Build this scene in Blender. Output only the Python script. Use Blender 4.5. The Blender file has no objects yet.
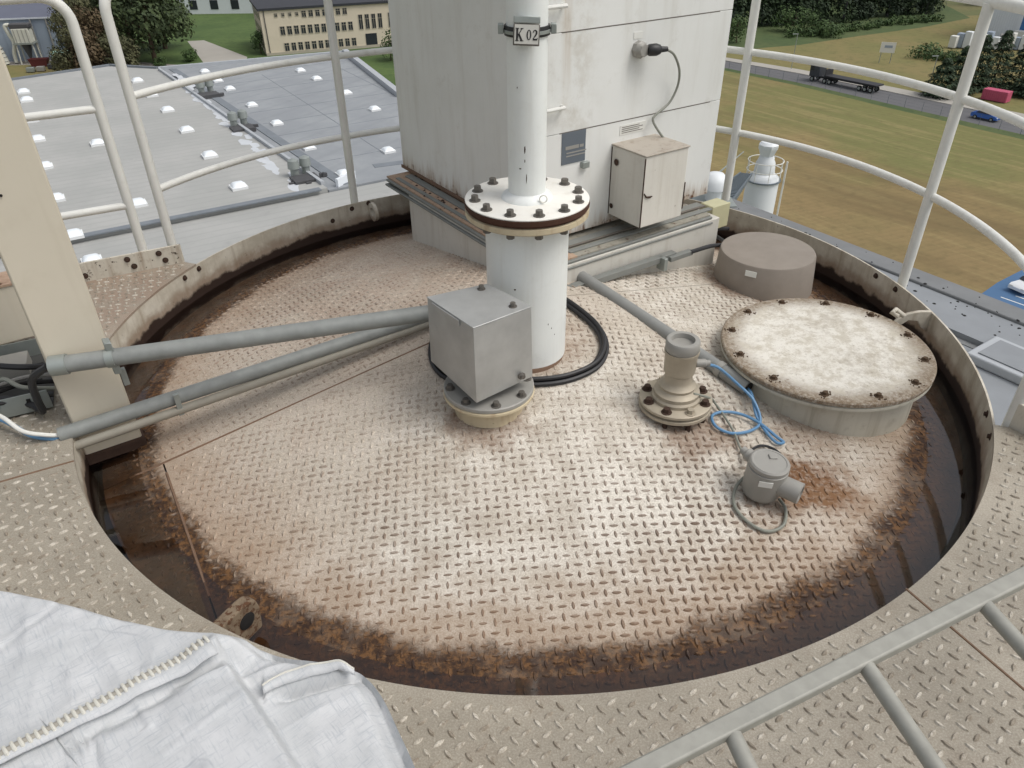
import bpy, bmesh, math, random
from math import sin, cos, pi, radians, hypot, atan2, sqrt
from mathutils import Vector, Matrix, noise
random.seed(7)
SC = bpy.context.scene
COL = SC.collection

# ------------------------------------------------------------------ camera, sky, sun, exposure
cam = bpy.data.objects.new('camera', bpy.data.cameras.new('camera'))
COL.objects.link(cam)
cam.data.sensor_width = 36.0
cam.data.lens = 36.0 * 750 / 1024
cam.data.clip_start = 0.05
cam.data.clip_end = 5000
TH, RO = radians(34.25), radians(-0.75)
fwd = Vector((0, cos(TH), -sin(TH)))
up0 = Vector((0, sin(TH), cos(TH)))
rt0 = Vector((1, 0, 0))
# roll
rt = rt0 * cos(RO) + up0 * sin(RO)
up = -rt0 * sin(RO) + up0 * cos(RO)
R = Matrix((rt, up, -fwd)).transposed()
cam.matrix_world = Matrix.Translation((0, 0, 1.5)) @ R.to_4x4()
SC.camera = cam

SUN_EL, SUN_AZ = radians(58), radians(105)      # azimuth clockwise from +Y: light comes from the right
w = bpy.data.worlds.new('World'); SC.world = w; w.use_nodes = True
nt = w.node_tree; nt.nodes.clear()
sky = nt.nodes.new('ShaderNodeTexSky'); sky.sky_type = 'NISHITA'; sky.sun_disc = False
sky.sun_elevation = SUN_EL; sky.sun_rotation = SUN_AZ
sky.air_density = 1.0; sky.dust_density = 4.0; sky.ozone_density = 1.0
hs = nt.nodes.new('ShaderNodeHueSaturation'); hs.inputs['Saturation'].default_value = 0.28
bg = nt.nodes.new('ShaderNodeBackground'); bg.inputs['Strength'].default_value = 0.15
wo = nt.nodes.new('ShaderNodeOutputWorld')
nt.links.new(sky.outputs[0], hs.inputs['Color']); nt.links.new(hs.outputs[0], bg.inputs['Color'])
nt.links.new(bg.outputs[0], wo.inputs['Surface'])
sd = bpy.data.lights.new('sun', 'SUN'); sd.energy = 1.15; sd.angle = radians(28); sd.color = (1, .96, .9)
sun = bpy.data.objects.new('sun', sd); COL.objects.link(sun)
sdir = Vector((sin(SUN_AZ) * cos(SUN_EL), cos(SUN_AZ) * cos(SUN_EL), sin(SUN_EL)))
sun.rotation_euler = sdir.to_track_quat('Z', 'Y').to_euler()
SC.view_settings.view_transform = 'Standard'; SC.view_settings.look = 'None'
SC.view_settings.exposure = 0.02; SC.view_settings.gamma = 1.0
SC.view_settings.use_curve_mapping = False

# ------------------------------------------------------------------ materials
def srgb(r, g, b):
    f = lambda c: (c / 255) / 12.92 if c <= 10 else ((c / 255 + .055) / 1.055) ** 2.4
    return (f(r), f(g), f(b), 1)

class N:
    """small node helper"""
    def __init__(s, name):
        s.m = bpy.data.materials.new(name); s.m.use_nodes = True
        s.t = s.m.node_tree; s.t.nodes.clear()
        s.out = s.t.nodes.new('ShaderNodeOutputMaterial')
        s.b = s.t.nodes.new('ShaderNodeBsdfPrincipled')
        s.t.links.new(s.b.outputs[0], s.out.inputs[0])
        s.tc = s.t.nodes.new('ShaderNodeTexCoord')
        s.v = s.tc.outputs['Object']
    def link(s, a, b): s.t.links.new(a, b)
    def setin(s, inp, v):
        if hasattr(v, 'is_output') or isinstance(v, bpy.types.NodeSocket): s.link(v, inp)
        else:
            if isinstance(v, (tuple, list)) and len(v) == 3 and inp.type == 'RGBA': v = (*v, 1)
            inp.default_value = v
    def mapv(s, scale=(1, 1, 1), loc=(0, 0, 0), rot=(0, 0, 0), v=None):
        n = s.t.nodes.new('ShaderNodeMapping'); s.link(v or s.v, n.inputs[0])
        n.inputs['Scale'].default_value = scale; n.inputs['Location'].default_value = loc; n.inputs['Rotation'].default_value = rot
        return n.outputs[0]
    def maprs(s, rot, scale, v=None):
        return s.mapv(scale, v=s.mapv(rot=(0, 0, rot), v=v))
    def noise(s, scale, detail=4, rough=.55, v=None, dist=0.0):
        n = s.t.nodes.new('ShaderNodeTexNoise'); s.link(v or s.v, n.inputs['Vector'])
        n.inputs['Scale'].default_value = scale; n.inputs['Detail'].default_value = detail
        n.inputs['Roughness'].default_value = rough; n.inputs['Distortion'].default_value = dist
        return n.outputs[0]
    def ramp(s, f, a, b, lo=0.0, hi=1.0, smooth=True):
        n = s.t.nodes.new('ShaderNodeMapRange'); n.clamp = True
        if smooth: n.interpolation_type = 'SMOOTHSTEP'
        s.setin(n.inputs['Value'], f)
        n.inputs['From Min'].default_value = a; n.inputs['From Max'].default_value = b
        n.inputs['To Min'].default_value = lo; n.inputs['To Max'].default_value = hi
        return n.outputs['Result']
    def math(s, op, a, b=0.0, c=None):
        n = s.t.nodes.new('ShaderNodeMath'); n.operation = op
        s.setin(n.inputs[0], a); s.setin(n.inputs[1], b)
        if c is not None: s.setin(n.inputs[2], c)
        return n.outputs[0]
    def mix(s, f, a, b, mode='MIX'):
        n = s.t.nodes.new('ShaderNodeMix'); n.data_type = 'RGBA'; n.blend_type = mode
        s.setin(n.inputs[0], f); s.setin(n.inputs[6], a); s.setin(n.inputs[7], b)
        return n.outputs[2]
    def dist(s, p, scale=(1, 1, 1), v=None):
        n = s.t.nodes.new('ShaderNodeVectorMath'); n.operation = 'SUBTRACT'
        s.link(v or s.v, n.inputs[0]); n.inputs[1].default_value = p
        k = s.t.nodes.new('ShaderNodeVectorMath'); k.operation = 'MULTIPLY'; s.link(n.outputs[0], k.inputs[0]); k.inputs[1].default_value = scale
        l = s.t.nodes.new('ShaderNodeVectorMath'); l.operation = 'LENGTH'; s.link(k.outputs[0], l.inputs[0])
        return l.outputs['Value']
    def sep(s, v=None):
        n = s.t.nodes.new('ShaderNodeSeparateXYZ'); s.link(v or s.v, n.inputs[0]); return n.outputs
    def bump(s, h, strength=.3, d=.002):
        n = s.t.nodes.new('ShaderNodeBump'); n.inputs['Strength'].default_value = strength; n.inputs['Distance'].default_value = d
        s.setin(n.inputs['Height'], h); s.link(n.outputs[0], s.b.inputs['Normal'])
    def done(s, col, rough=.6, metal=0.0, spec=None):
        s.setin(s.b.inputs['Base Color'], col); s.setin(s.b.inputs['Roughness'], rough); s.setin(s.b.inputs['Metallic'], metal)
        if spec is not None: s.b.inputs['Specular IOR Level'].default_value = spec
        return s.m

def plain(name, c, rough=.6, metal=0.0, var=.12, sc=6.0, bump=0.0, bsc=40.0):
    n = N(name)
    a = tuple(x * (1 - var) for x in c[:3]) + (1,); b = tuple(min(1, x * (1 + var)) for x in c[:3]) + (1,)
    col = n.mix(n.noise(sc, 5), a, b)
    if bump: n.bump(n.noise(bsc, 4), bump)
    return n.done(col, rough, metal)

def painted(name, c, dirt, rough=.5, streak=.45, rust=.62, rustc=(.09, .04, .018, 1), spots=True, sc=7.0):
    """old paint: blotches, streaks running down, rust specks"""
    n = N(name)
    col = n.mix(n.ramp(n.noise(sc * .35, 5), .3, .7), tuple(x * .92 for x in c[:3]) + (1,), c)
    st = n.ramp(n.noise(1.0, 5, .6, n.mapv((26, 26, 1.6))), .48, .78, 0, streak)
    col = n.mix(st, col, dirt)
    gr = n.ramp(n.noise(sc * 3, 6, .65), .52, .8, 0, streak * .8)
    col = n.mix(gr, col, dirt)
    rs = n.ramp(n.noise(sc * 4.5, 6, .7), rust, rust + .06)
    col = n.mix(rs, col, rustc)
    n.bump(n.noise(sc * 9, 4), .15, .002)
    return n.done(col, n.mix(rs, (rough,) * 3, (.9,) * 3))

RC = (0.066, 2.636)
def roof_z(x, y):
    return .11 - .18 * hypot(x - RC[0], y - RC[1])
BAND_Z = -.153
WATER_Z = -.160

def roof_material(name, lug=False):
    n = N(name)
    v = n.tc.outputs['Object']                     # silo parts share the world origin
    x, y, z = n.sep()
    big = n.noise(2.2, 5, .6); mid = n.noise(9, 6, .65); fine = n.noise(60, 4, .7)
    cream = n.mix(n.ramp(mid, .35, .7), srgb(200, 193, 180), srgb(227, 222, 211))
    col = n.mix(n.ramp(big, .40, .66, 0, .55), cream, srgb(186, 175, 158))          # pinkish iron film
    # film heavier to the far left of the housing
    dl = n.dist((-.55, 3.05, 0), (1, 1, 0))
    col = n.mix(n.math('MULTIPLY', n.ramp(dl, 1.25, .3), n.ramp(mid, .25, .65, .25, .85)), col, srgb(180, 161, 144))
    dlf = n.dist((-1.0, 1.9, 0), (1, 1, 0))
    col = n.mix(n.math('MULTIPLY', n.ramp(dlf, .9, .2), n.ramp(mid, .3, .7, .15, .6)), col, srgb(178, 162, 146))
    # paler zone in the middle
    dc = n.dist((.35, 1.72, 0), (1, 1.3, 0))
    col = n.mix(n.math('MULTIPLY', n.ramp(dc, .75, .1), n.ramp(mid, .40, .62, .1, .6)), col, srgb(232, 227, 216))
    # speckled dirt
    sp = n.ramp(n.noise(55, 8, .85), .52, .68, 0, .5)
    col = n.mix(sp, col, srgb(112, 84, 66))
    if lug:
        lc = n.mix(n.ramp(n.noise(7, 4, .7), .40, .60), srgb(120, 98, 80), srgb(206, 196, 180))
        col = n.mix(.5, col, lc)
        soil = n.math('ADD', n.dist((.25, 1.15, 0), (.8, 1, 0)), n.math('MULTIPLY_ADD', mid, .9, -.45))
        col = n.mix(n.math('MULTIPLY', n.ramp(soil, .95, .45, 0, .8), n.ramp(n.noise(28, 4, .7), .3, .55, .35, 1)), col, srgb(96, 74, 58))
    col = n.mix(n.ramp(n.noise(17, 6, .8), .56, .70, 0, .45), col, srgb(128, 106, 88))
    col = n.mix(n.ramp(n.noise(120, 3, .6), .60, .70, 0, .5), col, srgb(96, 74, 58))
    gr_n = n.noise(230, 3, .7)
    col = n.mix(n.ramp(gr_n, .40, .60, .34, 0), col, srgb(116, 98, 84))
    col = n.mix(n.ramp(gr_n, .58, .75, 0, .35), col, srgb(238, 232, 222))
    # local rust blots
    for p, r0, r1, a in (((.955, 1.775, 0), .19, .08, 1.0), ((.62, 1.96, 0), .17, .08, .55), ((.79, 1.68, 0), .12, .06, .35),
                         ((1.02, 2.02, 0), .2, .05, .45), ((-.08, 1.98, 0), .17, .1, .5), ((.06, 2.38, 0), .27, .13, .5), ((1.17, 3.15, 0), .34, .2, .7)):
        d = n.math('ADD', n.dist(p, (1, 1.25, 0)), n.math('MULTIPLY_ADD', mid, .26, -.13))
        f = n.math('MULTIPLY', n.ramp(d, r0, r1, 0, a), n.ramp(fine, .35, .55, .6, 1))
        col = n.mix(f, col, srgb(112, 78, 50))
    dirty = n.ramp(n.math('ADD', n.math('SUBTRACT', z, BAND_Z), n.math('MULTIPLY_ADD', mid, .05, -.025)), .062, .004, 0, .5)
    col = n.mix(dirty, col, srgb(146, 116, 88))
    # bathtub ring near the water line, worked out from the height above the pooled water
    h = n.math('ADD', n.math('SUBTRACT', z, BAND_Z), n.math('MULTIPLY_ADD', n.noise(26, 8, .8), .026, -.013))
    h = n.math('ADD', h, n.math('MULTIPLY_ADD', n.noise(3.5, 4), .026, -.013))
    band = n.ramp(h, .011, .001)
    rc = n.mix(n.ramp(fine, .4, .62), srgb(62, 44, 31), srgb(112, 80, 49))
    rc = n.mix(n.ramp(n.noise(26, 5, .7), .46, .6), rc, srgb(52, 36, 28))
    col = n.mix(n.math('MULTIPLY', band, n.ramp(mid, .3, .55, .75, 1)), col, rc)
    deep = n.ramp(h, -.004, -.024)
    col = n.mix(deep, col, n.mix(n.ramp(mid, .35, .65), srgb(58, 42, 31), srgb(92, 68, 48)))
    rough = n.mix(band, (.55 if lug else .82,) * 3, (.7,) * 3)
    n.bump(n.math('ADD', n.noise(17, 8, .8), n.math('MULTIPLY', fine, .6)), .5, .003)
    return n.done(col, rough, spec=.45 if lug else .3)

def deck_material(name, lug=False):
    n = N(name)
    mid = n.noise(8, 6, .65); fine = n.noise(70, 4, .7)
    col = n.mix(n.ramp(n.noise(2.5, 5), .35, .68), srgb(154, 147, 133), srgb(178, 170, 155))
    col = n.mix(n.ramp(mid, .5, .75, 0, .55), col, srgb(140, 128, 112))
    d = n.dist((-1.75, 2.9, 0), (1, 1, 0))
    col = n.mix(n.math('MULTIPLY', n.ramp(d, .75, .2), n.ramp(mid, .3, .6, .2, .7)), col, srgb(160, 136, 118))
    if lug:
        col = n.mix(n.ramp(n.noise(26, 3, .6), .4, .62), srgb(146, 136, 121), srgb(206, 199, 185))
    else:
        col = n.mix(n.ramp(n.noise(21, 4, .6), .66, .74, 0, .8), col, srgb(92, 78, 68))
    col = n.mix(n.ramp(fine, .62, .8, 0, .5), col, srgb(110, 96, 82))
    col = n.mix(n.ramp(n.noise(55, 8, .85), .54, .70, 0, .5), col, srgb(112, 100, 86))
    gr_n = n.noise(230, 3, .7)
    col = n.mix(n.ramp(gr_n, .42, .6, .32, 0), col, srgb(106, 94, 80)); col = n.mix(n.ramp(gr_n, .6, .75, 0, .3), col, srgb(224, 218, 206))
    n.bump(n.math('ADD', mid, fine), .45, .003)
    return n.done(col, .36 if lug else .5)

M = {}
M['roof'] = roof_material('worn_roof_plate'); M['rooflug'] = roof_material('worn_roof_lug', True)
M['deck'] = deck_material('deck_plate'); M['decklug'] = deck_material('deck_lug', True)
M['white'] = painted('white_pipe_paint', srgb(234, 237, 234), srgb(184, 180, 168), .42, .22, .70)
M['flange_white'] = painted('white_flange_paint', srgb(236, 234, 226), srgb(190, 180, 160), .5, .25, .68)
M['rail'] = painted('rail_paint', srgb(226, 226, 220), srgb(176, 172, 160), .42, .28, .72, sc=14)
n = N('housing_paint')
x, y, z = n.sep(); u_h = n.math('ADD', n.math('MULTIPLY', x, .8305), n.math('MULTIPLY', y, .557))
col = n.mix(n.ramp(n.noise(1.3, 5), .3, .7), srgb(222, 223, 219), srgb(232, 233, 230))
col = n.mix(n.ramp(n.noise(1.0, 6, .65, n.mapv((9, 9, 1.2))), .46, .8, 0, .4), col, srgb(186, 182, 170))
col = n.mix(n.ramp(n.noise(11, 7, .75), .55, .75, 0, .35), col, srgb(190, 186, 176))
run = n.math('MULTIPLY', n.ramp(n.math('ABSOLUTE', n.math('SUBTRACT', n.math('ADD', u_h, n.math('MULTIPLY_ADD', n.noise(3, 4), .05, -.025)), .125)), .035, .0), n.ramp(n.noise(1.0, 5, .6, n.mapv((20, 20, 1.5))), .35, .6, .15, .7))
col = n.mix(n.math('MULTIPLY', run, n.ramp(z, .55, .95)), col, srgb(166, 140, 104))
smear = n.math('MULTIPLY', n.ramp(n.math('ABSOLUTE', n.math('SUBTRACT', u_h, .16)), .2, .0), n.ramp(n.noise(6, 6, .7), .42, .62, 0, .45))
col = n.mix(n.math('MULTIPLY', smear, n.ramp(z, .4, .6)), col, srgb(180, 172, 156))
foot = n.math('ADD', z, n.math('MULTIPLY_ADD', n.noise(1.0, 6, .7, n.mapv((24, 24, 2))), -.26, .13))
col = n.mix(n.ramp(foot, .17, .05, 0, .75), col, srgb(164, 140, 114))
col = n.mix(n.math('MULTIPLY', n.ramp(foot, .13, .07), n.ramp(n.noise(30, 5, .7), .5, .62)), col, srgb(98, 66, 46))
n.bump(n.noise(60, 4), .1, .002)
M['housing'] = n.done(col, .5)
M['pedestal'] = painted('pedestal_paint', srgb(206, 203, 194), srgb(160, 148, 132), .55, .4, .74, sc=5)
M['beige'] = painted('beige_steel_paint', srgb(212, 204, 186), srgb(184, 174, 154), .5, .25, .78, sc=4)
M['manhole'] = painted('manhole_side_paint', srgb(196, 192, 178), srgb(136, 126, 106), .6, .6, .68)
M['flange_cream'] = painted('cream_flange', srgb(204, 190, 160), srgb(150, 116, 80), .6, .6, .66)
M['rust'] = plain('dark_rust', srgb(66, 48, 38), .9, 0, .35, 30, .4)
M['gasket'] = plain('rusty_gasket', srgb(72, 46, 32), .9, 0, .35, 25, .3)
M['bolt'] = plain('bolt_steel', srgb(112, 108, 102), .5, .5, .25, 40)
M['galv'] = plain('galvanised', srgb(158, 164, 160), .5, .55, .16, 22, .1, 60)
M['ladder'] = plain('ladder_galv', srgb(156, 155, 147), .6, .2, .26, 34, .2, 70)
M['conduit'] = plain('grey_conduit', srgb(136, 139, 136), .55, .1, .28, 24, .1, 60)
M['pvc'] = plain('pvc_conduit', srgb(136, 137, 134), .5, 0, .16, 20)
M['stainless'] = plain('stainless_sheet', srgb(184, 185, 183), .46, .5, .24, 14, .12, 40)
M['sensor'] = plain('sensor_grey', srgb(154, 152, 146), .5, .1, .1, 20)
M['spigot'] = plain('dusty_aluminium', srgb(172, 162, 144), .55, .25, .16, 22, .15, 50)
M['drum'] = plain('drum_grey', srgb(146, 137, 127), .75, 0, .16, 16, .1, 60)
M['black'] = plain('black_rubber', srgb(38, 38, 40), .5, 0, .2, 20)
M['dark'] = plain('dark_hole', srgb(22, 20, 19), .9, 0, .1, 20)
M['bluecable'] = plain('blue_cable', srgb(96, 140, 178), .45, 0, .12, 20)
M['wire'] = plain('grey_wire', srgb(134, 136, 126), .5, 0, .1, 20)
M['label'] = plain('white_label', srgb(222, 222, 216), .5, 0, .05, 30)
M['cream'] = plain('cream_plastic', srgb(200, 196, 160), .5, 0, .1, 18)
M['plate'] = plain('blue_grey_plate', srgb(100, 108, 116), .5, 0, .08, 20)
M['signface'] = plain('sign_face', srgb(206, 204, 196), .45, .1, .05, 30)
M['ink'] = plain('ink', srgb(34, 32, 32), .6)
M['seam'] = plain('dirty_seam', srgb(116, 92, 74), .8, 0, .3, 30, .3)
M['joint'] = plain('dark_joint', srgb(104, 98, 90), .8, 0, .3, 12)

n = N('manhole_lid_paint')
mid = n.noise(16, 8, .8); fine = n.noise(90, 6, .8)
col = n.mix(n.ramp(mid, .40, .56), srgb(200, 193, 178), srgb(226, 222, 212))
col = n.mix(n.ramp(n.noise(5, 8, .8), .50, .64, 0, .5), col, srgb(158, 146, 126))
col = n.mix(n.ramp(fine, .55, .68, 0, .62), col, srgb(124, 110, 90))
rr = n.dist((0, 0, 0), (1, 1, 0))
col = n.mix(n.math('MULTIPLY', n.ramp(n.math('ADD', rr, n.math('MULTIPLY_ADD', mid, .16, -.08)), .27, .37), n.ramp(fine, .3, .6, .45, 1)), col, srgb(122, 104, 82))
n.bump(n.math('ADD', mid, fine), .5, .003)
M['lid'] = n.done(col, .8)

n = N('lid_bolt_moss')
M['moss'] = n.done(n.mix(n.noise(60, 4), srgb(62, 48, 36), srgb(98, 78, 58)), .95)

n = N('collar_paint')
x, y, z = n.sep()
mid = n.noise(10, 6, .65); st = n.noise(1.0, 5, .6, n.mapv((22, 22, 2.0)))
col = n.mix(n.ramp(mid, .35, .7), srgb(188, 180, 164), srgb(212, 206, 192))
col = n.mix(n.ramp(st, .5, .75, 0, .6), col, srgb(150, 134, 112))
hh = n.math('ADD', z, n.math('MULTIPLY_ADD', mid, .07, -.035))
hh = n.math('ADD', hh, n.math('MULTIPLY_ADD', st, .022, -.011))
col = n.mix(n.ramp(hh, -.055, -.105, 0, .6), col, srgb(128, 98, 74))
col = n.mix(n.ramp(hh, -.108, -.128), col, srgb(50, 34, 26))
col = n.mix(n.ramp(n.noise(38, 5, .7), .67, .71), col, srgb(72, 46, 30))
n.bump(mid, .2, .002)
M['collar'] = n.done(col, .55)

n = N('gutter_sludge')
M['gutter'] = n.done(n.mix(n.noise(14, 5, .7), srgb(26, 20, 17), srgb(58, 42, 30)), .9)

def water_material():
    n = N('standing_water')
    n.t.nodes.remove(n.b)
    gl = n.t.nodes.new('ShaderNodeBsdfGlossy'); gl.inputs['Roughness'].default_value = .03
    gl.inputs['Color'].default_value = (1, 1, 1, 1)
    tr = n.t.nodes.new('ShaderNodeBsdfTransparent'); tr.inputs['Color'].default_value = (.84, .74, .64, 1)
    fr = n.t.nodes.new('ShaderNodeFresnel'); fr.inputs['IOR'].default_value = 1.62
    bp = n.t.nodes.new('ShaderNodeBump'); bp.inputs['Strength'].default_value = .04; bp.inputs['Distance'].default_value = .002
    n.link(n.noise(14, 2), bp.inputs['Height']); n.link(bp.outputs[0], gl.inputs['Normal'])
    mx = n.t.nodes.new('ShaderNodeMixShader')
    n.link(fr.outputs[0], mx.inputs[0]); n.link(tr.outputs[0], mx.inputs[1]); n.link(gl.outputs[0], mx.inputs[2])
    n.link(mx.outputs[0], n.out.inputs[0])
    return n.m
M['water'] = water_material()

# woven bag
n = N('woven_white_bag')
def weave(rot):
    wv = n.t.nodes.new('ShaderNodeTexWave'); wv.inputs['Scale'].default_value = 115; wv.inputs['Distortion'].default_value = 1.2
    wv.inputs['Detail'].default_value = 3; wv.inputs['Detail Scale'].default_value = .4; n.link(n.mapv((1, 1, 1), rot=(0, 0, rot)), wv.inputs['Vector'])
    return wv.outputs[1]
wa, wb_ = weave(.72), weave(.72 + pi / 2)
ww = n.math('MULTIPLY', wa, wb_)
blot = n.noise(6, 8, .75)
fib = n.noise(1.0, 6, .7, n.maprs(-.71, (26, 300, 26))); fib2 = n.noise(1.0, 6, .7, n.maprs(-.71, (300, 26, 26)))
col = n.mix(n.ramp(blot, .35, .68), srgb(188, 190, 191), srgb(203, 204, 205))
col = n.mix(n.ramp(n.math('MAXIMUM', fib, fib2), .50, .68, 0, .6), col, srgb(160, 166, 172))
col = n.mix(n.ramp(ww, .1, .7, 0, .10), col, srgb(176, 182, 188))
cw_ = n.noise(5, 3, .5)
vo = n.t.nodes.new('ShaderNodeTexVoronoi'); vo.feature = 'DISTANCE_TO_EDGE'; vo.inputs['Scale'].default_value = 7.0
mv = n.t.nodes.new('ShaderNodeMix'); mv.data_type = 'VECTOR'; mv.inputs[0].default_value = .18
n.link(n.v, mv.inputs[4])
nn_ = n.t.nodes.new('ShaderNodeTexNoise'); nn_.inputs['Scale'].default_value = 6; n.link(n.v, nn_.inputs['Vector']); n.link(nn_.outputs[1], mv.inputs[5])
n.link(n.mapv((1, 1.7, 1), rot=(0, 0, .6), v=mv.outputs[1]), vo.inputs['Vector'])
crease = n.ramp(vo.outputs['Distance'], 0, .035, 1, 0)
col = n.mix(n.math('MULTIPLY', crease, n.ramp(cw_, .5, .62, 0, .35)), col, srgb(150, 154, 160))
hgt = n.math('ADD', n.math('MULTIPLY', ww, .05), n.math('MULTIPLY', n.noise(18, 8, .72), 1.0))
hgt = n.math('ADD', hgt, n.math('MULTIPLY', n.math('MINIMUM', vo.outputs['Distance'], .12), 1.2))
n.bump(hgt, .27, .005)
M['bag'] = n.done(col, .62)
M['hem'] = plain('bag_cord_shade', srgb(150, 146, 136), .7, 0, .08, 40, .3, 120)  # seam cord: shadow between the stitches put into its darker colour
M['thread'] = plain('bag_thread', srgb(202, 200, 190), .7, 0, .06, 40)

# land and buildings
def field_mat():
    n = N('dry_field')
    ax = n.maprs(radians(57), (.035, .42, 1))
    st = n.noise(1.0, 8, .72, ax, .8); bigp = n.noise(.018, 5, .6); fine = n.noise(.8, 6, .7)
    col = n.mix(n.ramp(bigp, .42, .56), srgb(134, 116, 76), srgb(110, 110, 62))
    near_b = n.math('ADD', n.dist((28, 62, 0), (1, 1, 0)), n.math('MULTIPLY_ADD', n.noise(.03, 5, .6), 50, -25))
    col = n.mix(n.ramp(near_b, 48, 22, 0, .6), col, srgb(130, 110, 76))
    col = n.mix(n.ramp(st, .46, .64, 0, .5), col, srgb(150, 136, 92))
    col = n.mix(n.ramp(n.noise(1.0, 6, .65, n.maprs(radians(50), (.012, .05, 1))), .50, .66, 0, .6), col, srgb(98, 82, 52))
    col = n.mix(n.ramp(fine, .45, .75, 0, .45), col, srgb(92, 82, 50))
    wv = n.t.nodes.new('ShaderNodeTexWave'); wv.inputs['Scale'].default_value = .32; wv.inputs['Distortion'].default_value = 3.5
    wv.inputs['Detail'].default_value = 3; n.link(n.mapv((1, 1, 1), rot=(0, 0, radians(72))), wv.inputs['Vector'])
    col = n.mix(n.ramp(wv.outputs[1], .5, .95, 0, .12), col, srgb(98, 84, 54))
    return n.done(col, .95)
M['field'] = field_mat()
def grass_mat(name, a, b, c, s=.06):
    n = N(name)
    col = n.mix(n.ramp(n.noise(s, 5), .36, .64), a, b)
    col = n.mix(n.ramp(n.noise(s * 12, 6, .7), .45, .72, 0, .7), col, c)
    return n.done(col, .95)
M['lawn'] = grass_mat('green_lawn', srgb(66, 88, 40), srgb(82, 102, 50), srgb(50, 70, 34))
M['rough'] = grass_mat('rough_meadow', srgb(68, 86, 46), srgb(80, 92, 52), srgb(52, 70, 38))
M['meadow'] = grass_mat('dry_meadow', srgb(116, 112, 66), srgb(126, 114, 72), srgb(92, 92, 52))
M['ground'] = grass_mat('ground', srgb(96, 100, 60), srgb(110, 106, 68), srgb(80, 84, 50))
M['asphalt'] = plain('asphalt', srgb(96, 96, 98), .9, 0, .12, .4)
M['pavement'] = plain('pavement', srgb(164, 160, 152), .9, 0, .1, .3)
M['yard'] = plain('yard_concrete', srgb(140, 134, 126), .9, 0, .2, .15)
M['bluepark'] = plain('blue_parking', srgb(70, 104, 140), .8, 0, .1, .5)

def membrane(name, a, b, dirt, rot, seams):
    n = N(name)
    col = n.mix(n.ramp(n.noise(.12, 6, .65), .35, .68), a, b)
    wv = n.t.nodes.new('ShaderNodeTexWave'); wv.wave_type = 'BANDS'; wv.inputs['Scale'].default_value = seams
    wv.inputs['Distortion'].default_value = .8; wv.inputs['Detail'].default_value = 4
    n.link(n.mapv((1, 1, 1), rot=(0, 0, rot)), wv.inputs['Vector'])
    col = n.mix(n.ramp(wv.outputs[1], .80, .99, 0, .22), col, dirt)
    col = n.mix(n.ramp(n.noise(.5, 6, .7), .55, .75, 0, .4), col, dirt)
    return n.done(col, .8)
M['roofA'] = membrane('pale_membrane', srgb(160, 161, 158), srgb(171, 171, 168), srgb(142, 143, 141), radians(-121), .24)
M['roofB'] = membrane('grey_membrane', srgb(138, 142, 146), srgb(150, 154, 157), srgb(126, 130, 134), radians(31), .09)
M['roofC'] = plain('tower_roof_felt', srgb(136, 140, 144), .8, 0, .14, 6, .2, 40)
M['roofedge'] = plain('tower_roof_edge', srgb(118, 120, 121), .7, 0, .25, 5, .2, 40)
M['stain'] = plain('roof_stain', srgb(118, 124, 130), .8, 0, .25, .6)
M['salt'] = plain('white_stain', srgb(194, 198, 202), .8, 0, .12, .6)
M['roofgutter'] = plain('zinc_gutter', srgb(178, 182, 186), .6, .2, .1, 1)
M['acrylic'] = plain('opal_dome', srgb(232, 238, 242), .3, 0, .03, 2)
M['curb'] = plain('rooflight_curb', srgb(226, 228, 228), .6, 0, .05, 2)
M['leafdark'] = None
def leaf_mat(name, a, b, c, s):
    n = N(name)
    col = n.mix(n.ramp(n.noise(s, 3, .6), .36, .64), a, b)
    col = n.mix(n.ramp(n.noise(s * 5, 3, .7), .5, .7, 0, .8), col, c)
    return n.done(col, .8)
M['leaf'] = leaf_mat('broad_leaves', srgb(48, 62, 34), srgb(72, 86, 48), srgb(38, 50, 29), .4)
M['leaf2'] = leaf_mat('olive_leaves', srgb(70, 72, 46), srgb(88, 88, 58), srgb(56, 56, 38), .5)
M['leafred'] = leaf_mat('reddish_leaves', srgb(82, 66, 46), srgb(94, 80, 54), srgb(62, 58, 38), .5)
M['leafwood'] = leaf_mat('wood_leaves', srgb(34, 50, 32), srgb(50, 68, 38), srgb(28, 42, 27), .2)
M['needle'] = leaf_mat('conifer_needles', srgb(40, 58, 38), srgb(56, 74, 46), srgb(32, 46, 32), .6)
M['bush'] = leaf_mat('bush_leaves', srgb(54, 76, 38), srgb(72, 94, 46), srgb(44, 62, 32), .4)
M['bark'] = plain('bark', srgb(84, 70, 56), .9, 0, .2, 3)
M['ochre'] = plain('ochre_render', srgb(212, 200, 180), .85, 0, .08, .4)
M['darkroof'] = plain('dark_roof', srgb(52, 54, 60), .8, 0, .15, .4)
M['windark'] = plain('dark_glazing', srgb(48, 52, 58), .25, 0, .2, .5)
M['winframe'] = plain('window_frame', srgb(176, 168, 152), .7, 0, .08, 1)
M['bluewall'] = plain('blue_grey_cladding', srgb(150, 162, 176), .7, 0, .06, .3)
M['slate'] = plain('slate_roof', srgb(96, 100, 114), .8, 0, .1, .4)
M['palewall'] = plain('pale_cladding', srgb(224, 229, 234), .7, 0, .06, .3)
M['bluetrim'] = plain('blue_trim', srgb(64, 116, 172), .6, 0, .06, .4)
M['machine'] = plain('machine_white', srgb(206, 206, 194), .6, 0, .1, 1)
M['darkmachine'] = plain('machine_dark', srgb(76, 76, 78), .7, 0, .15, 1)
M['maroon'] = plain('maroon_steel', srgb(98, 44, 44), .7, 0, .15, 1)
M['mint'] = plain('mint_tank', srgb(164, 198, 180), .6, 0, .08, 1)
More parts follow.
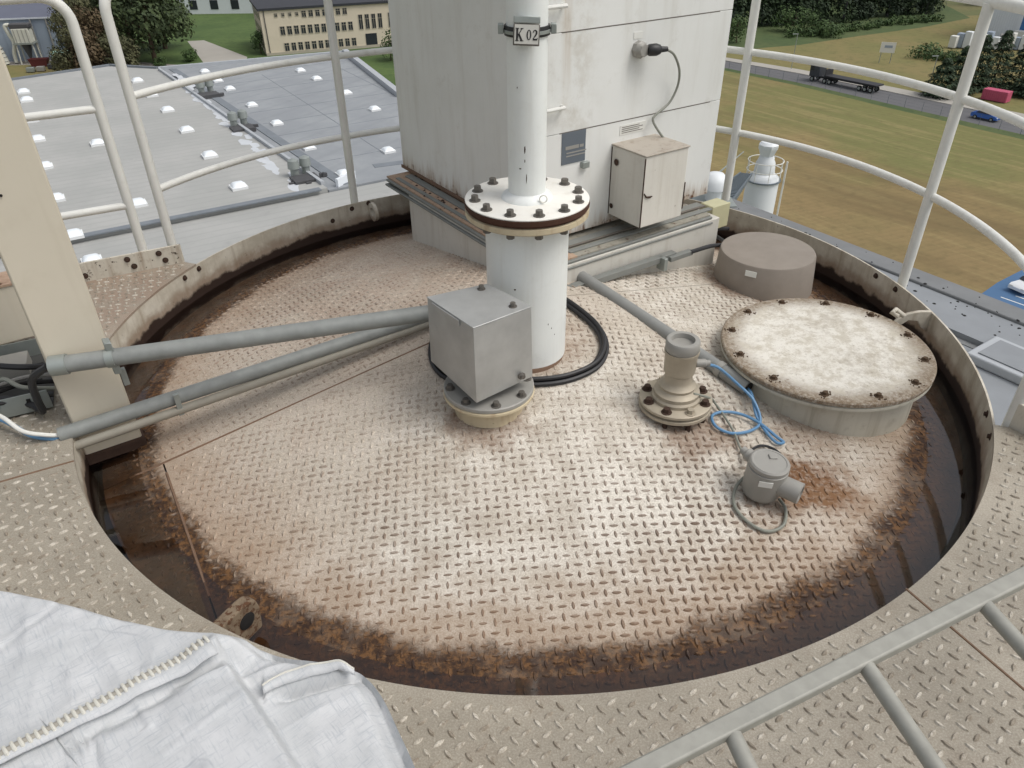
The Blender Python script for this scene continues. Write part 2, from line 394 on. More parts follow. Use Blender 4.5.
M['pink'] = plain('pink_skip', srgb(186, 84, 112), .6, 0, .08, 1)
M['carblue'] = plain('blue_car_paint', srgb(44, 92, 168), .3, .2, .05, 1)
M['carwhite'] = plain('white_car_paint', srgb(232, 234, 236), .3, 0, .03, 1)
M['truck'] = plain('truck_paint', srgb(62, 66, 74), .5, .1, .15, 1)
M['trailer'] = plain('trailer_steel', srgb(52, 52, 56), .7, .2, .2, 1)
M['tyre'] = plain('tyre', srgb(26, 26, 27), .9, 0, .1, 3)
M['silowhite'] = plain('white_silo_paint', srgb(222, 226, 228), .5, 0, .04, 1)
M['grating'] = plain('steel_grating', srgb(104, 114, 122), .6, .3, .15, 8)

# ------------------------------------------------------------------ mesh helpers
ORG = {}
class MB:
    def __init__(s): s.v = []; s.f = []
    def add(s, vs, fs):
        o = len(s.v); s.v += [tuple(p) for p in vs]; s.f += [tuple(i + o for i in f) for f in fs]; return s
    def box(s, c, size, ax=None):
        """ax: list of three unit vectors"""
        ax = ax or (Vector((1, 0, 0)), Vector((0, 1, 0)), Vector((0, 0, 1)))
        c = Vector(c); h = [a * (d / 2) for a, d in zip(ax, size)]
        vs = [c + h[0] * i + h[1] * j + h[2] * k for i in (-1, 1) for j in (-1, 1) for k in (-1, 1)]
        s.add(vs, [(0, 1, 3, 2), (4, 6, 7, 5), (0, 4, 5, 1), (2, 3, 7, 6), (0, 2, 6, 4), (1, 5, 7, 3)]); return s
    def frustum(s, c, r0, r1, h, n=24, z0=0.0, cap=True, ph=0.0):
        c = Vector(c); vs = []
        for r, z in ((r0, z0), (r1, z0 + h)):
            vs += [c + Vector((r * cos(2 * pi * i / n + ph), r * sin(2 * pi * i / n + ph), z)) for i in range(n)]
        fs = [(i, (i + 1) % n, n + (i + 1) % n, n + i) for i in range(n)]
        if cap: fs += [tuple(range(n - 1, -1, -1)), tuple(range(n, 2 * n))]
        s.add(vs, fs); return s
    def lathe(s, c, prof, n=32, ax=None, cap0=True, cap1=True):
        """prof: (r, z) list from bottom to top"""
        ax = ax or (Vector((1, 0, 0)), Vector((0, 1, 0)), Vector((0, 0, 1)))
        c = Vector(c); vs = []
        for r, z in prof:
            vs += [c + ax[0] * (r * cos(2 * pi * i / n)) + ax[1] * (r * sin(2 * pi * i / n)) + ax[2] * z for i in range(n)]
        fs = []
        for k in range(len(prof) - 1):
            fs += [(k * n + i, k * n + (i + 1) % n, (k + 1) * n + (i + 1) % n, (k + 1) * n + i) for i in range(n)]
        if cap0: fs.append(tuple(range(n - 1, -1, -1)))
        if cap1: fs.append(tuple(range((len(prof) - 1) * n, len(prof) * n)))
        s.add(vs, fs); return s
    def tube(s, pts, r, n=12, closed=False, cap=True):
        P = [Vector(p) for p in pts]; m = len(P); vs = []; fs = []
        rr = r if isinstance(r, (list, tuple)) else [r] * m
        u = None
        for i in range(m):
            a = P[i - 1] if (i > 0 or closed) else P[i]; b = P[(i + 1) % m] if (i < m - 1 or closed) else P[i]
            t = (b - a).normalized()
            if u is None:
                u = t.cross(Vector((0, 0, 1)))
                if u.length < .01: u = t.cross(Vector((1, 0, 0)))
                u.normalize()
            else:
                u = (u - t * u.dot(t)).normalized()
            vv = t.cross(u)
            vs += [P[i] + u * (rr[i] * cos(2 * pi * k / n)) + vv * (rr[i] * sin(2 * pi * k / n)) for k in range(n)]
        for i in range(m if closed else m - 1):
            j = (i + 1) % m
            fs += [(i * n + k, i * n + (k + 1) % n, j * n + (k + 1) % n, j * n + k) for k in range(n)]
        if cap and not closed: fs += [tuple(range(n - 1, -1, -1)), tuple(range((m - 1) * n, m * n))]
        s.add(vs, fs); return s
    def prism(s, poly, z0, z1):
        n = len(poly)
        vs = [(p[0], p[1], z0) for p in poly] + [(p[0], p[1], z1) for p in poly]
        s.add(vs, [tuple(range(n - 1, -1, -1)), tuple(range(n, 2 * n))] + [(i, (i + 1) % n, n + (i + 1) % n, n + i) for i in range(n)]); return s
    def extrude(s, poly3, d):
        """planar polygon in space extruded along vector d"""
        n = len(poly3); a = [Vector(p) for p in poly3]; d = Vector(d)
        s.add(a + [p + d for p in a], [tuple(range(n - 1, -1, -1)), tuple(range(n, 2 * n))] + [(i, (i + 1) % n, n + (i + 1) % n, n + i) for i in range(n)]); return s
    def mesh(s, name, mat, off=(0, 0, 0), angle=40, fix=True):
        me = bpy.data.meshes.new(name)
        o = Vector(off)
        me.from_pydata([Vector(p) - o for p in s.v], [], s.f); me.update()
        if fix:
            bm = bmesh.new(); bm.from_mesh(me); bmesh.ops.recalc_face_normals(bm, faces=bm.faces); bm.to_mesh(me); bm.free()
        me.materials.append(mat)
        if angle:
            me.polygons.foreach_set('use_smooth', [True] * len(me.polygons))
            me.set_sharp_from_angle(angle=radians(angle))
        return me
    def build(s, name, mat, parent=None, base=None, angle=40, bevel=0.0, local=False, fix=True):
        """base: world origin of a top-level mesh; parts are written in world coordinates unless local"""
        if parent is not None and not local: org = ORG.get(parent.name, Vector())
        elif base is not None: org = Vector(base)
        else: org = Vector((0, 0, 0))
        me = s.mesh(name, mat, org, angle, fix)
        ob = bpy.data.objects.new(name, me); COL.objects.link(ob)
        if parent is not None:
            ob.parent = parent
            ORG[ob.name] = ORG.get(parent.name, Vector())
        else:
            ob.location = org; ORG[ob.name] = org
        if bevel:
            b = ob.modifiers.new('edge', 'BEVEL'); b.width = bevel; b.segments = 2; b.limit_method = 'ANGLE'; b.angle_limit = radians(45)
        return ob

def tag(o, label=None, cat=None, group=None, kind=None):
    if label: o['label'] = label
    if cat: o['category'] = cat
    if group: o['group'] = group
    if kind: o['kind'] = kind
    return o
def thing(name, base, label, cat, group=None, rz=0.0):
    o = bpy.data.objects.new(name, None); COL.objects.link(o); o.empty_display_size = .2
    o.location = base; o.rotation_euler[2] = rz; ORG[o.name] = Vector(base)
    return tag(o, label, cat, group)
def share(name, src, parent, loc, rot=None):
    """another object using the same mesh data, placed in the frame of its parent"""
    o = bpy.data.objects.new(name, src.data); COL.objects.link(o); o.parent = parent
    o.location = loc
    if rot is not None: o.rotation_euler = rot
    for m in src.modifiers:
        k = o.modifiers.new(m.name, m.type)
        if m.type == 'BEVEL': k.width, k.segments, k.limit_method, k.angle_limit = m.width, m.segments, m.limit_method, m.angle_limit
    return o
def copy_tree(o, parent=None):
    c = o.copy(); COL.objects.link(c)
    if parent is not None: c.parent = parent
    for ch in list(o.children): copy_tree(ch, c)
    return c
V3 = Vector
E1 = V3((.8305, .557, 0)); E2 = V3((-.557, .8305, 0)); EZ = V3((0, 0, 1))      # the buildings' own axes
def smooth_path(pts, n=8):
    """Catmull-Rom through the points"""
    P = [Vector(p) for p in pts]; out = []
    for i in range(len(P) - 1):
        p0 = P[max(i - 1, 0)]; p1 = P[i]; p2 = P[i + 1]; p3 = P[min(i + 2, len(P) - 1)]
        for k in range(n):
            t = k / n
            out.append(.5 * ((2 * p1) + (p2 - p0) * t + (2 * p0 - 5 * p1 + 4 * p2 - p3) * t * t + (3 * p1 - p0 - 3 * p2 + p3) * t ** 3))
    out.append(P[-1]); return out
def on_roof(x, y, off=0.0): return (x, y, roof_z(x, y) + off)
def bolt_mesh(name, r, h, mat, head=True):
    b = MB().frustum((0, 0, 0), r * 1.5, r * 1.5, h * .18, 12)
    b.frustum((0, 0, 0), r, r * .95, h, 6, z0=h * .18)
    return b.mesh(name, mat, angle=30)
def put_mesh(name, me, parent, wloc, rot=(0, 0, 0)):
    o = bpy.data.objects.new(name, me); COL.objects.link(o); o.parent = parent
    o.location = Vector(wloc) - ORG.get(parent.name, Vector()); o.rotation_euler = rot
    ORG[o.name] = Vector(wloc)
    return o

# ------------------------------------------------------------------ silo top: cone roof, collar, gutter, water
silo = thing('silo', (0, 0, 0), 'round silo top with rusty cream tread plate cone roof and water along its rim', 'silo')
CR = 1.656
S1a, S1b = V3((-1.288, 1.915, 0)), V3((-.661, 2.249, 0)); s1 = (S1b - S1a).normalized(); n1 = V3((-s1.y, s1.x, 0))
S2a, S2b = V3((-1.175, 1.941, 0)), V3((-.912, 1.501, 0)); s2 = (S2b - S2a).normalized(); n2 = V3((-s2.y, s2.x, 0))   # n2 points right/back
d1 = lambda x, y: (V3((x, y, 0)) - S1a).dot(n1)
d2 = lambda x, y: (V3((x, y, 0)) - S2a).dot(n2)
def plate_of(x, y):
    if d1(x, y) > 0: return 0
    return 1 if d2(x, y) > 0 else 2
def cut_plate(conds, name):
    bm = bmesh.new()
    rings = [0.0, .15, .3, .5, .7, .9, 1.1, 1.25, 1.35, 1.45, 1.54, 1.62]
    N_ = 96
    prev = None
    vs = []
    for r in rings:
        if r == 0: vs.append([bm.verts.new((RC[0], RC[1], roof_z(*RC)))]); continue
        row = []
        for i in range(N_):
            a = 2 * pi * i / N_; x = RC[0] + r * cos(a); y = RC[1] + r * sin(a)
            row.append(bm.verts.new((x, y, roof_z(x, y) + .0015 * sin(5 * a + 3 * r))))
        vs.append(row)
    for i in range(N_): bm.faces.new((vs[0][0], vs[1][i], vs[1][(i + 1) % N_]))
    for k in range(1, len(rings) - 1):
        for i in range(N_): bm.faces.new((vs[k][i], vs[k + 1][i], vs[k + 1][(i + 1) % N_], vs[k][(i + 1) % N_]))
    for co, no in conds:
        bmesh.ops.bisect_plane(bm, geom=bm.verts[:] + bm.edges[:] + bm.faces[:], plane_co=co, plane_no=no, clear_outer=True)
    r = bmesh.ops.extrude_face_region(bm, geom=bm.faces[:])
    for e in r['geom']:
        if isinstance(e, bmesh.types.BMVert): e.co.z -= .008
    bmesh.ops.recalc_face_normals(bm, faces=bm.faces)
    me = bpy.data.meshes.new(name); bm.to_mesh(me); bm.free()
    me.materials.append(M['roof'])
    me.polygons.foreach_set('use_smooth', [True] * len(me.polygons)); me.set_sharp_from_angle(angle=radians(30))
    o = bpy.data.objects.new(name, me); COL.objects.link(o); o.parent = silo
    return o
G = .0025
cut_plate([(S1a + n1 * G, -n1)], 'tread_plate')
cut_plate([(S1a - n1 * G, n1), (S2a + n2 * G, -n2)], 'tread_plate')
cut_plate([(S1a - n1 * G, n1), (S2a - n2 * G, n2)], 'tread_plate')
# weld seams lie in the joints
def seam_bead(a, b, name='weld_seam', hfun=roof_z, par=silo, r=.0045):
    pts = []
    k = max(6, int((b - a).length / .05))
    for i in range(k + 1):
        p = a.lerp(b, i / k); pts.append((p.x, p.y, hfun(p.x, p.y) - .001))
    return MB().tube(pts, r, 6).build(name, M['seam'], par)
seam_bead(S1a + s1 * .0, S1a + s1 * 1.35)
seam_bead(S2a + s2 * .03, S2a + s2 * .62)
MB().lathe((RC[0], RC[1], -.03), [(1.60, -.25), (1.60, -.18), (1.61, -.172)], 96, cap0=False, cap1=False).build('roof_skirt', M['gutter'], silo)
MB().lathe((RC[0], RC[1], 0), [(1.58, -.262), (1.659, -.258)], 96, cap0=False, cap1=False).build('gutter', M['gutter'], silo)
# collar ring with thickness
MB().lathe((RC[0], RC[1], 0), [(CR + .007, -.5), (CR + .007, -.004), (CR, -.004), (CR, -.27)], 160, cap0=False, cap1=False).build('collar', M['collar'], silo, angle=50)
MB().lathe((RC[0], RC[1], 0), [(1.70, -33.9), (1.70, -.42), (CR + .012, -.36)], 72, cap0=False, cap1=False).build('shell', M['beige'], silo)
# pooled water
MB().lathe((RC[0], RC[1], 0), [(CR - .001, WATER_Z), (1.30, WATER_Z)], 128, cap0=False, cap1=False).build('pooled_water', M['water'], silo, fix=False)

# raised lugs of the tread plates
def lug_shape(L, W, H):
    base = []; top = []
    for t in (-1, -.55, 0, .55, 1): base.append((t * L / 2, W / 2 * (1 - t * t) ** .8))
    for t in (.55, 0, -.55): base.append((t * L / 2, -W / 2 * (1 - t * t) ** .8))
    top = [(x * .66, y * .42) for x, y in base]
    return base, top
LB, LT = lug_shape(.031, .0122, .0)
def lug_field(cells, zf, name, mat, par, H=.0036):
    vs = []; fs = []
    for (x, y, a) in cells:
        ca, sa = cos(a), sin(a); o = len(vs)
        L = random.uniform(.9, 1.08)
        for (px, py) in LB:
            X = x + L * px * ca - py * sa; Y = y + L * px * sa + py * ca; vs.append((X, Y, zf(X, Y) - .0012))
        for (px, py) in LT:
            X = x + L * px * ca - py * sa; Y = y + L * px * sa + py * ca; vs.append((X, Y, zf(X, Y) + H))
        fs += [(o + i, o + (i + 1) % 8, o + 8 + (i + 1) % 8, o + 8 + i) for i in range(8)] + [tuple(o + 8 + i for i in range(8))]
    b = MB(); b.v = vs; b.f = fs
    o = b.build(name, mat, par, angle=0, fix=False); o['kind'] = 'stuff'
    return o
def lattice(x0, x1, y0, y1, s, rot, org):
    c, sn = cos(rot), sin(rot); n = int(max(x1 - x0, y1 - y0) / s) + 4
    for i in range(-n, n + 1):
        for j in range(-n, n + 1):
            x = org[0] + s * (i * c - j * sn); y = org[1] + s * (i * sn + j * c)
            if x0 <= x <= x1 and y0 <= y <= y1:
                yield x + random.uniform(-.0008, .0008), y + random.uniform(-.0008, .0008), rot + (pi / 2 if (i + j) % 2 else 0)
PITCH = .0305
roof_rot = (radians(33), radians(4), radians(28))
cells = []
for p in range(3):
    for x, y, a in lattice(RC[0] - 1.6, RC[0] + 1.6, RC[1] - 1.6, RC[1] + 1.6, PITCH, roof_rot[p], RC):
        if hypot(x - RC[0], y - RC[1]) > 1.60 or plate_of(x, y) != p: continue
        if abs(d1(x, y)) < .022 or (d1(x, y) < 0 and abs(d2(x, y)) < .022): continue
        if (V3((x, y, 0)) - V3((.12, 2.95, 0))).dot(E1) > .02 and (V3((x, y, 0)) - V3((.12, 2.95, 0))).dot(E2) > .02: continue
        cells.append((x, y, a))
lug_field(cells, roof_z, 'tread_lugs', M['rooflug'], silo)

M['rustylug'] = painted('rusty_lug_paint', srgb(128, 112, 92), srgb(76, 56, 42), .85, .9, .50, sc=14)
# lifting lugs welded inside the collar
def lifting_eye(ang, r_in, zc, tilt=0.0, size=.085, mat=None, hole=.30):
    """thick D-shaped plate with a hole, standing radially on the inner face of the collar"""
    u = V3((cos(ang), sin(ang), 0)); t = V3((-sin(ang), cos(ang), 0))
    c = V3((RC[0], RC[1], zc)) + u * (CR - size * .62)
    b = MB(); n_ = 20; th = .018
    ring_o = []; ring_i = []
    for k in range(n_):
        a = 2 * pi * k / n_
        ox, oz = cos(a) * size * .62, sin(a) * size * .6
        if ox > 0: ox *= 1.05
        ring_o.append((ox, oz)); ring_i.append((cos(a) * size * hole, sin(a) * size * hole))
    vs = []
    for sgn in (-1, 1):
        for (p, q) in ring_o: vs.append(c + u * p + EZ * q + t * (th / 2 * sgn))
        for (p, q) in ring_i: vs.append(c + u * p + EZ * q + t * (th / 2 * sgn))
    fs = []
    for k in range(n_):
        j = (k + 1) % n_
        fs += [(k, j, n_ + j, n_ + k), (2 * n_ + k, 3 * n_ + k, 3 * n_ + j, 2 * n_ + j), (k, 2 * n_ + k, 2 * n_ + j, j), (n_ + k, n_ + j, 3 * n_ + j, 3 * n_ + k)]
    b.add(vs, fs)
    return b.build('lifting_lug', mat or M['collar'], silo, angle=35)
lifting_eye(atan2(3.955 - RC[1], -.727 - RC[0]), CR, -.055)
ang = atan2(1.245 - RC[1], -.70 - RC[0]); u = V3((cos(ang), sin(ang), 0)); t = V3((-sin(ang), cos(ang), 0)); c = V3((RC[0], RC[1], 0)) + u * CR
lug_ = MB().extrude([c + u * p + EZ * q - t * .017 for p, q in [(0, -.012), (-.085, -.012), (-.105, -.018), (-.118, -.034), (-.122, -.06), (-.115, -.13), (0, -.13)]], t * .034).build('lifting_lug', M['rustylug'], silo, bevel=.005)
MB().lathe(c - u * .075 - EZ * .065 + t * .0165, [(.024, 0), (.024, .002), (.021, .0035)], 18, (u, EZ, t)).build('lug_hole', M['dark'], lug_)
# longer curved lug beside the manhole
ang = atan2(2.69 - RC[1], 1.69 - RC[0]); u = V3((cos(ang), sin(ang), 0)); t = V3((-sin(ang), cos(ang), 0))
prof = [(0, .002), (-.05, .004), (-.10, -.006), (-.135, -.03), (-.155, -.065), (-.165, -.10), (-.135, -.10), (-.12, -.06), (-.09, -.035), (-.05, -.04), (-.03, -.07), (0, -.09)]
c = V3((RC[0], RC[1], 0)) + u * CR
MB().extrude([c + u * p + EZ * q - t * .008 for p, q in prof], t * .016).build('lifting_lug', M['collar'], silo, bevel=.002)
# short bolt stubs and rust scars through the collar
rb = bolt_mesh('bolt', .009, .008, M['rust'])
for (x, y, z) in ((-1.565, 3.283, -.028), (-1.437, 3.13, -.03), (1.691, 3.09, -.03), (1.704, 2.95, -.03), (-.905, 4.039, -.03), (1.651, 2.011, -.03), (1.59, 1.889, -.03), (-.79, 4.05, -.02), (-.98, 3.93, -.07)):
    a = atan2(y - RC[1], x - RC[0])
    put_mesh('bolt', rb, silo, (RC[0] + CR * cos(a), RC[1] + CR * sin(a), z), (0, -pi / 2, a))

# ------------------------------------------------------------------ deck round the silo top
deck = thing('platform_deck', (0, 0, 0), 'cream tread plate deck around the silo opening', 'deck')
deck['kind'] = 'structure'
TL0, TL1 = V3((-2.006, 3.017, 0)), V3((-1.536, 3.262, 0)); tl = (TL1 - TL0).normalized()
TR0, TR1 = V3((1.57, 1.93, 0)), V3((1.618, 1.85, 0)); 
TRd = V3((.5, -.866, 0)).normalized()
DA0 = atan2(TL1.y - RC[1], TL1.x - RC[0]); DA1 = atan2(1.93 - RC[1], 1.575 - RC[0]) + 2 * pi
def deck_outer(a):
    """distance from the opening's centre to the edge of the deck in direction a"""
    u = V3((cos(a), sin(a), 0)); best = 3.3
    for p, d in ((TL0, tl), (V3((1.60, 1.93, 0)), TRd)):
        nn = V3((-d.y, d.x, 0)); den = u.dot(nn)
        if abs(den) > 1e-6:
            k = (p - V3((*RC, 0))).dot(nn) / den
            if k > CR - .02: best = min(best, k)
    return max(best, CR + .016)
LS0, LS1 = V3((-1.547, 1.714, 0)), V3((-1.369, 1.808, 0)); ls = (LS1 - LS0).normalized(); ln = V3((-ls.y, ls.x, 0))
RS0, RS1 = V3((1.028, 1.173, 0)), V3((1.12, .979, 0)); rs_ = (RS1 - RS0).normalized(); rn = V3((-rs_.y, rs_.x, 0))
dl_ = lambda x, y: (V3((x, y, 0)) - LS0).dot(ln); dr_ = lambda x, y: (V3((x, y, 0)) - RS0).dot(rn)
def deck_plate(conds):
    bm = bmesh.new(); na = 220; row0 = []; row1 = []
    for i in range(na + 1):
        a = DA0 + (DA1 - DA0) * i / na; ro = deck_outer(a)
        row0.append(bm.verts.new((RC[0] + (CR - .0005) * cos(a), RC[1] + (CR - .0005) * sin(a), 0)))
        row1.append(bm.verts.new((RC[0] + ro * cos(a), RC[1] + ro * sin(a), 0)))
    for i in range(na): bm.faces.new((row0[i], row1[i], row1[i + 1], row0[i + 1]))
    for co, no in conds:
        bmesh.ops.bisect_plane(bm, geom=bm.verts[:] + bm.edges[:] + bm.faces[:], plane_co=co, plane_no=no, clear_outer=True)
    r = bmesh.ops.extrude_face_region(bm, geom=bm.faces[:])
    for e in r['geom']:
        if isinstance(e, bmesh.types.BMVert): e.co.z -= .01
    bmesh.ops.recalc_face_normals(bm, faces=bm.faces)
    me = bpy.data.meshes.new('tread_plate'); bm.to_mesh(me); bm.free(); me.materials.append(M['deck'])
    o = bpy.data.objects.new('tread_plate', me); COL.objects.link(o); o.parent = deck
deck_plate([(LS0 + ln * G, -ln)])                          # far left
deck_plate([(LS0 - ln * G, ln), (RS0 - rn * G, rn)])       # near
deck_plate([(RS0 + rn * G, -rn), (V3((0, 0, 0)), V3((-1, 0, 0)))])
flat = lambda x, y: 0.0
seam_bead(LS0 - ls * .9, LS1 + ls * .0, hfun=flat, par=deck, r=.004)
seam_bead(RS0 - rs_ * .1, RS1 + rs_ * .8, hfun=flat, par=deck, r=.004)
cells = []
for k, rot in ((0, radians(20)), (1, radians(38)), (2, radians(52))):
    for x, y, a in lattice(-2.5, 2.2, .3, 3.4, .0315, rot, (0, 0)):
        ra = hypot(x - RC[0], y - RC[1])
        if ra < CR + .018 or ra > 2.9: continue
        if abs(dl_(x, y)) < .024 or abs(dr_(x, y)) < .024: continue
        w_ = 0 if (dl_(x, y) > 0 and x < 0) else (2 if (dr_(x, y) > 0 and x > 0) else 1)
        if w_ != k: continue
        aa = atan2(y - RC[1], x - RC[0])
        if aa < 0: aa += 2 * pi
        if aa < DA0 + .01 or aa > DA1 - .01 or ra > deck_outer(aa) - .02: continue
        cells.append((x, y, a))
lug_field(cells, flat, 'tread_lugs', M['decklug'], deck, .004)
M['toe'] = painted('toe_board_paint', srgb(204, 198, 184), srgb(140, 120, 98), .6, .75, .60, rustc=(.05, .03, .02, 1), sc=9)
# toe boards
nl = V3((-tl.y, tl.x, 0))
tb = MB().box(TL1 - tl * .9 + nl * .006 + EZ * .035, (1.8, .010, .108), (tl, nl, EZ)).build('toe_board', M['toe'], deck, bevel=.002)
MB().box(V3((1.60, 1.93, 0)) + TRd * .7 + V3((.866, .5, 0)) * .012 + EZ * .035, (1.4, .010, .108), (TRd, V3((.866, .5, 0)), EZ)).build('toe_board', M['toe'], deck, bevel=.002)
for q in (.10, .235, .44):
    for dz in (.066, .028):
        p = TL1 - tl * q + EZ * dz + tl * (.02 if dz < .05 else 0)
        put_mesh('bolt', rb, deck, p, (pi / 2, 0, atan2(tl.y, tl.x)))
for q in (.10, .22):
    p = V3((1.60, 1.93, .05)) + TRd * q + V3((.866, .5, 0)) * .006
    put_mesh('bolt', rb, deck, p, (0, -pi / 2, radians(30)))

# ------------------------------------------------------------------ guard railings
def arc(r, z, a0, a1, n=28): return [(RC[0] + r * cos(a0 + (a1 - a0) * i / n), RC[1] + r * sin(a0 + (a1 - a0) * i / n), z) for i in range(n + 1)]
RR = 1.715
A_ = V3((-1.581, 3.278, 0)); aA = atan2(A_.y - RC[1], A_.x - RC[0]); rA = hypot(A_.x - RC[0], A_.y - RC[1])
aM = atan2(4.051 - RC[1], -.868 - RC[0])
gl_ = thing('guard_railing', (A_.x, A_.y, 0), 'white curved tube railing left of the tall housing above the pale warehouse roof', 'railing')
aH = atan2(4.2 - RC[1], -.35 - RC[0])
def rail_arc(z, ra, rb_, a0, a1, n=30):
    return [(RC[0] + (ra + (rb_ - ra) * min(1, i / n * 1.5)) * cos(a0 + (a1 - a0) * i / n), RC[1] + (ra + (rb_ - ra) * min(1, i / n * 1.5)) * sin(a0 + (a1 - a0) * i / n), z) for i in range(n + 1)]
for z in (.345, .745): MB().tube(rail_arc(z, rA, RR, aA, aH), .0165, 12).build('rail', M['rail'], gl_)
pa = [(A_.x, A_.y, z) for z in (-.06, .3, .6, .9, 1.06)]
tg = V3((-sin(aA), cos(aA), 0)) * -1
for k in range(1, 7):
    a = k / 6 * pi / 2; pa.append(tuple(A_ + tg * (.09 * (1 - cos(a))) + EZ * (1.06 + .09 * sin(a))))
top = rail_arc(1.15, rA, RR, aA - .065, aH)
MB().tube(pa + top, .021, 14).build('post', M['rail'], gl_)
MB().tube([(-.868, 4.051, z) for z in (-.12, .4, 1.15)], .021, 14).build('post', M['rail'], gl_)
ag = atan2(3.95 - RC[1], .9 - RC[0])
gr_ = thing('guard_railing', (1.733, 2.987, 0), 'white curved tube railing on the right in front of the dry field', 'railing')
aR1 = atan2(3.885 - RC[1], 1.135 - RC[0]); a2 = atan2(2.987 - RC[1], 1.733 - RC[0]); a3 = -.62
for z, r in ((.378, .0165), (.765, .0165), (1.10, .021)): MB().tube(arc(RR, z, ag, a3, 60), r, 12).build('rail', M['rail'], gr_)
for a, zb in ((aR1, .02), (a2, -.12), (-.42, -.1)):
    MB().tube([(RC[0] + (RR - .008) * cos(a), RC[1] + (RR - .008) * sin(a), z) for z in (zb, .4, 1.095)], .021, 14).build('post', M['rail'], gr_)
# returning gate end of the neighbouring railing
gt = thing('gate_railing', (-1.691, 3.214, 0), 'white tube railing end with rounded top corner beside the beige column', 'railing')
gp = V3((-1.691, 3.214, 0)); gd = -tl
pg = [tuple(gp + EZ * z) for z in (-.02, .3, .7, 1.035)]
for k in range(1, 8):
    a = k / 7 * pi / 2; pg.append(tuple(gp + gd * (.10 * (1 - cos(a))) + EZ * (1.035 + .10 * sin(a))))
pg.append(tuple(gp + gd * 1.2 + EZ * 1.135))
MB().tube(pg, .021, 14).build('post', M['rail'], gt)
for z in (.30, .715): MB().tube([gp + EZ * z, gp + gd * 1.2 + EZ * z], .0165, 12).build('rail', M['rail'], gt)

# ------------------------------------------------------------------ filter housing on its pedestal
B0 = V3((.12, 3.035, .17))
hou = thing('filter_housing', (B0.x, B0.y, .1), 'tall off-white filter housing with dark panel joints and a rusty ledge behind the pipe', 'filter housing')
HW, HD, HT = 1.035, 1.27, 2.4
def hp(u, z, off=0.0): return V3((B0.x, B0.y, 0)) + E1 * u - E2 * off + EZ * z      # point on the right-hand face
def panel(name, u0, u1, z0, z1, th=.004, off=0.0, mat=None, par=hou, bevel=.0015):
    c = hp((u0 + u1) / 2, (z0 + z1) / 2, off + th / 2)
    return MB().box(c, (u1 - u0, th, z1 - z0), (E1, -E2, EZ)).build(name, mat or M['housing'], par, bevel=bevel)
core = V3((B0.x, B0.y, 0)) + E1 * (HW / 2) + E2 * (HD / 2)
MB().box(core + EZ * ((.17 + HT) / 2), (HW - .004, HD - .004, HT - .17), (E1, E2, EZ)).build('body', M['housing'], hou, bevel=.006)
# the door sheets of the right face with open joints between them
for z0, z1 in ((.175, .6225), (.6245, .9995), (1.0015, 1.5), (1.502, HT)):
    panel('panel', .004, HW - .002, z0, z1, .006)
panel('panel_joint', .1, .965, .6217, .6253, .0066, mat=M['joint'], bevel=0)
panel('panel_joint', .1, .955, .9987, 1.0023, .0066, mat=M['joint'], bevel=0)
for u, z in ((.055, 1.095), (.06, .73)):
    h_ = MB().tube([hp(u + dx, z, o_) for dx, o_ in ((-.045, .006), (-.045, .03), (.045, .03), (.045, .006))], .008, 8)
    h_.build('handle', M['rail'], hou)
pl = panel('nameplate', .112, .236, .492, .622, .003, .006, M['plate'], bevel=0)
for k, (a, b_, zz, hh_) in enumerate(((.13, .2, .552, .014), (.205, .225, .553, .011), (.135, .24, .535, .005), (.135, .235, .522, .005))):
    panel('print_line', a, b_, zz, zz + hh_, .001, .009, M['sensor'], pl, 0)
lb_ = panel('label', .425, .57, .562, .603, .002, .006, M['label'], bevel=0)
for k in range(4): panel('print_line', .435, .555 - .02 * (k % 2), .569 + .008 * k, .5715 + .008 * k, .001, .008, M['joint'], lb_, 0)
panel('label', .465, .512, .94, .965, .002, .006, M['label'], bevel=0)
panel('toggle_latch', .215, .25, .462, .488, .02, .006, M['galv'])
# rusty bottom edge
for k in range(26):
    u = random.uniform(.02, HW)
bl = V3((B0.x, B0.y, 0))
MB().box(bl + E2 * (HD / 2) - E1 * .003 + EZ * .178, (.006, HD, .016), (E1, E2, EZ)).build('bottom_flange', M['seam'], hou)
# pedestal and frame
P0 = V3((.121, 2.795, 0))
ped = core - EZ * 0
pc = P0 + E1 * .53 + E2 * .58
MB().box(pc + EZ * -.102, (1.056, 1.156, .48), (E1, E2, EZ)).build('pedestal', M['pedestal'], hou, bevel=.004)
fr = P0 + E1 * .53 + E2 * .60
# ledge: channel beams round the pedestal top
ledge_l = MB()
def beam(a0, a1, z, h, dpt, axis, nrm_, name, mat):
    c = (a0 + a1) / 2; L = (a1 - a0).length
    return MB().box(V3((c.x, c.y, z)), (L, dpt, h), (axis, nrm_, EZ)).build(name, mat, hou, bevel=.003)
LQ0 = P0 + E1 * .010 + E2 * .020; LQ1 = LQ0 + E2 * 1.38
RQ1 = LQ0 + E1 * 1.0
M['ledge'] = painted('ledge_paint', srgb(176, 150, 128), srgb(120, 86, 64), .8, .7, .6)
M['ledge2'] = painted('dirty_ledge_paint', srgb(150, 146, 134), srgb(96, 88, 74), .8, .7, .6)
M['channel'] = plain('channel_grey', srgb(128, 130, 126), .6, .2, .2, 14)
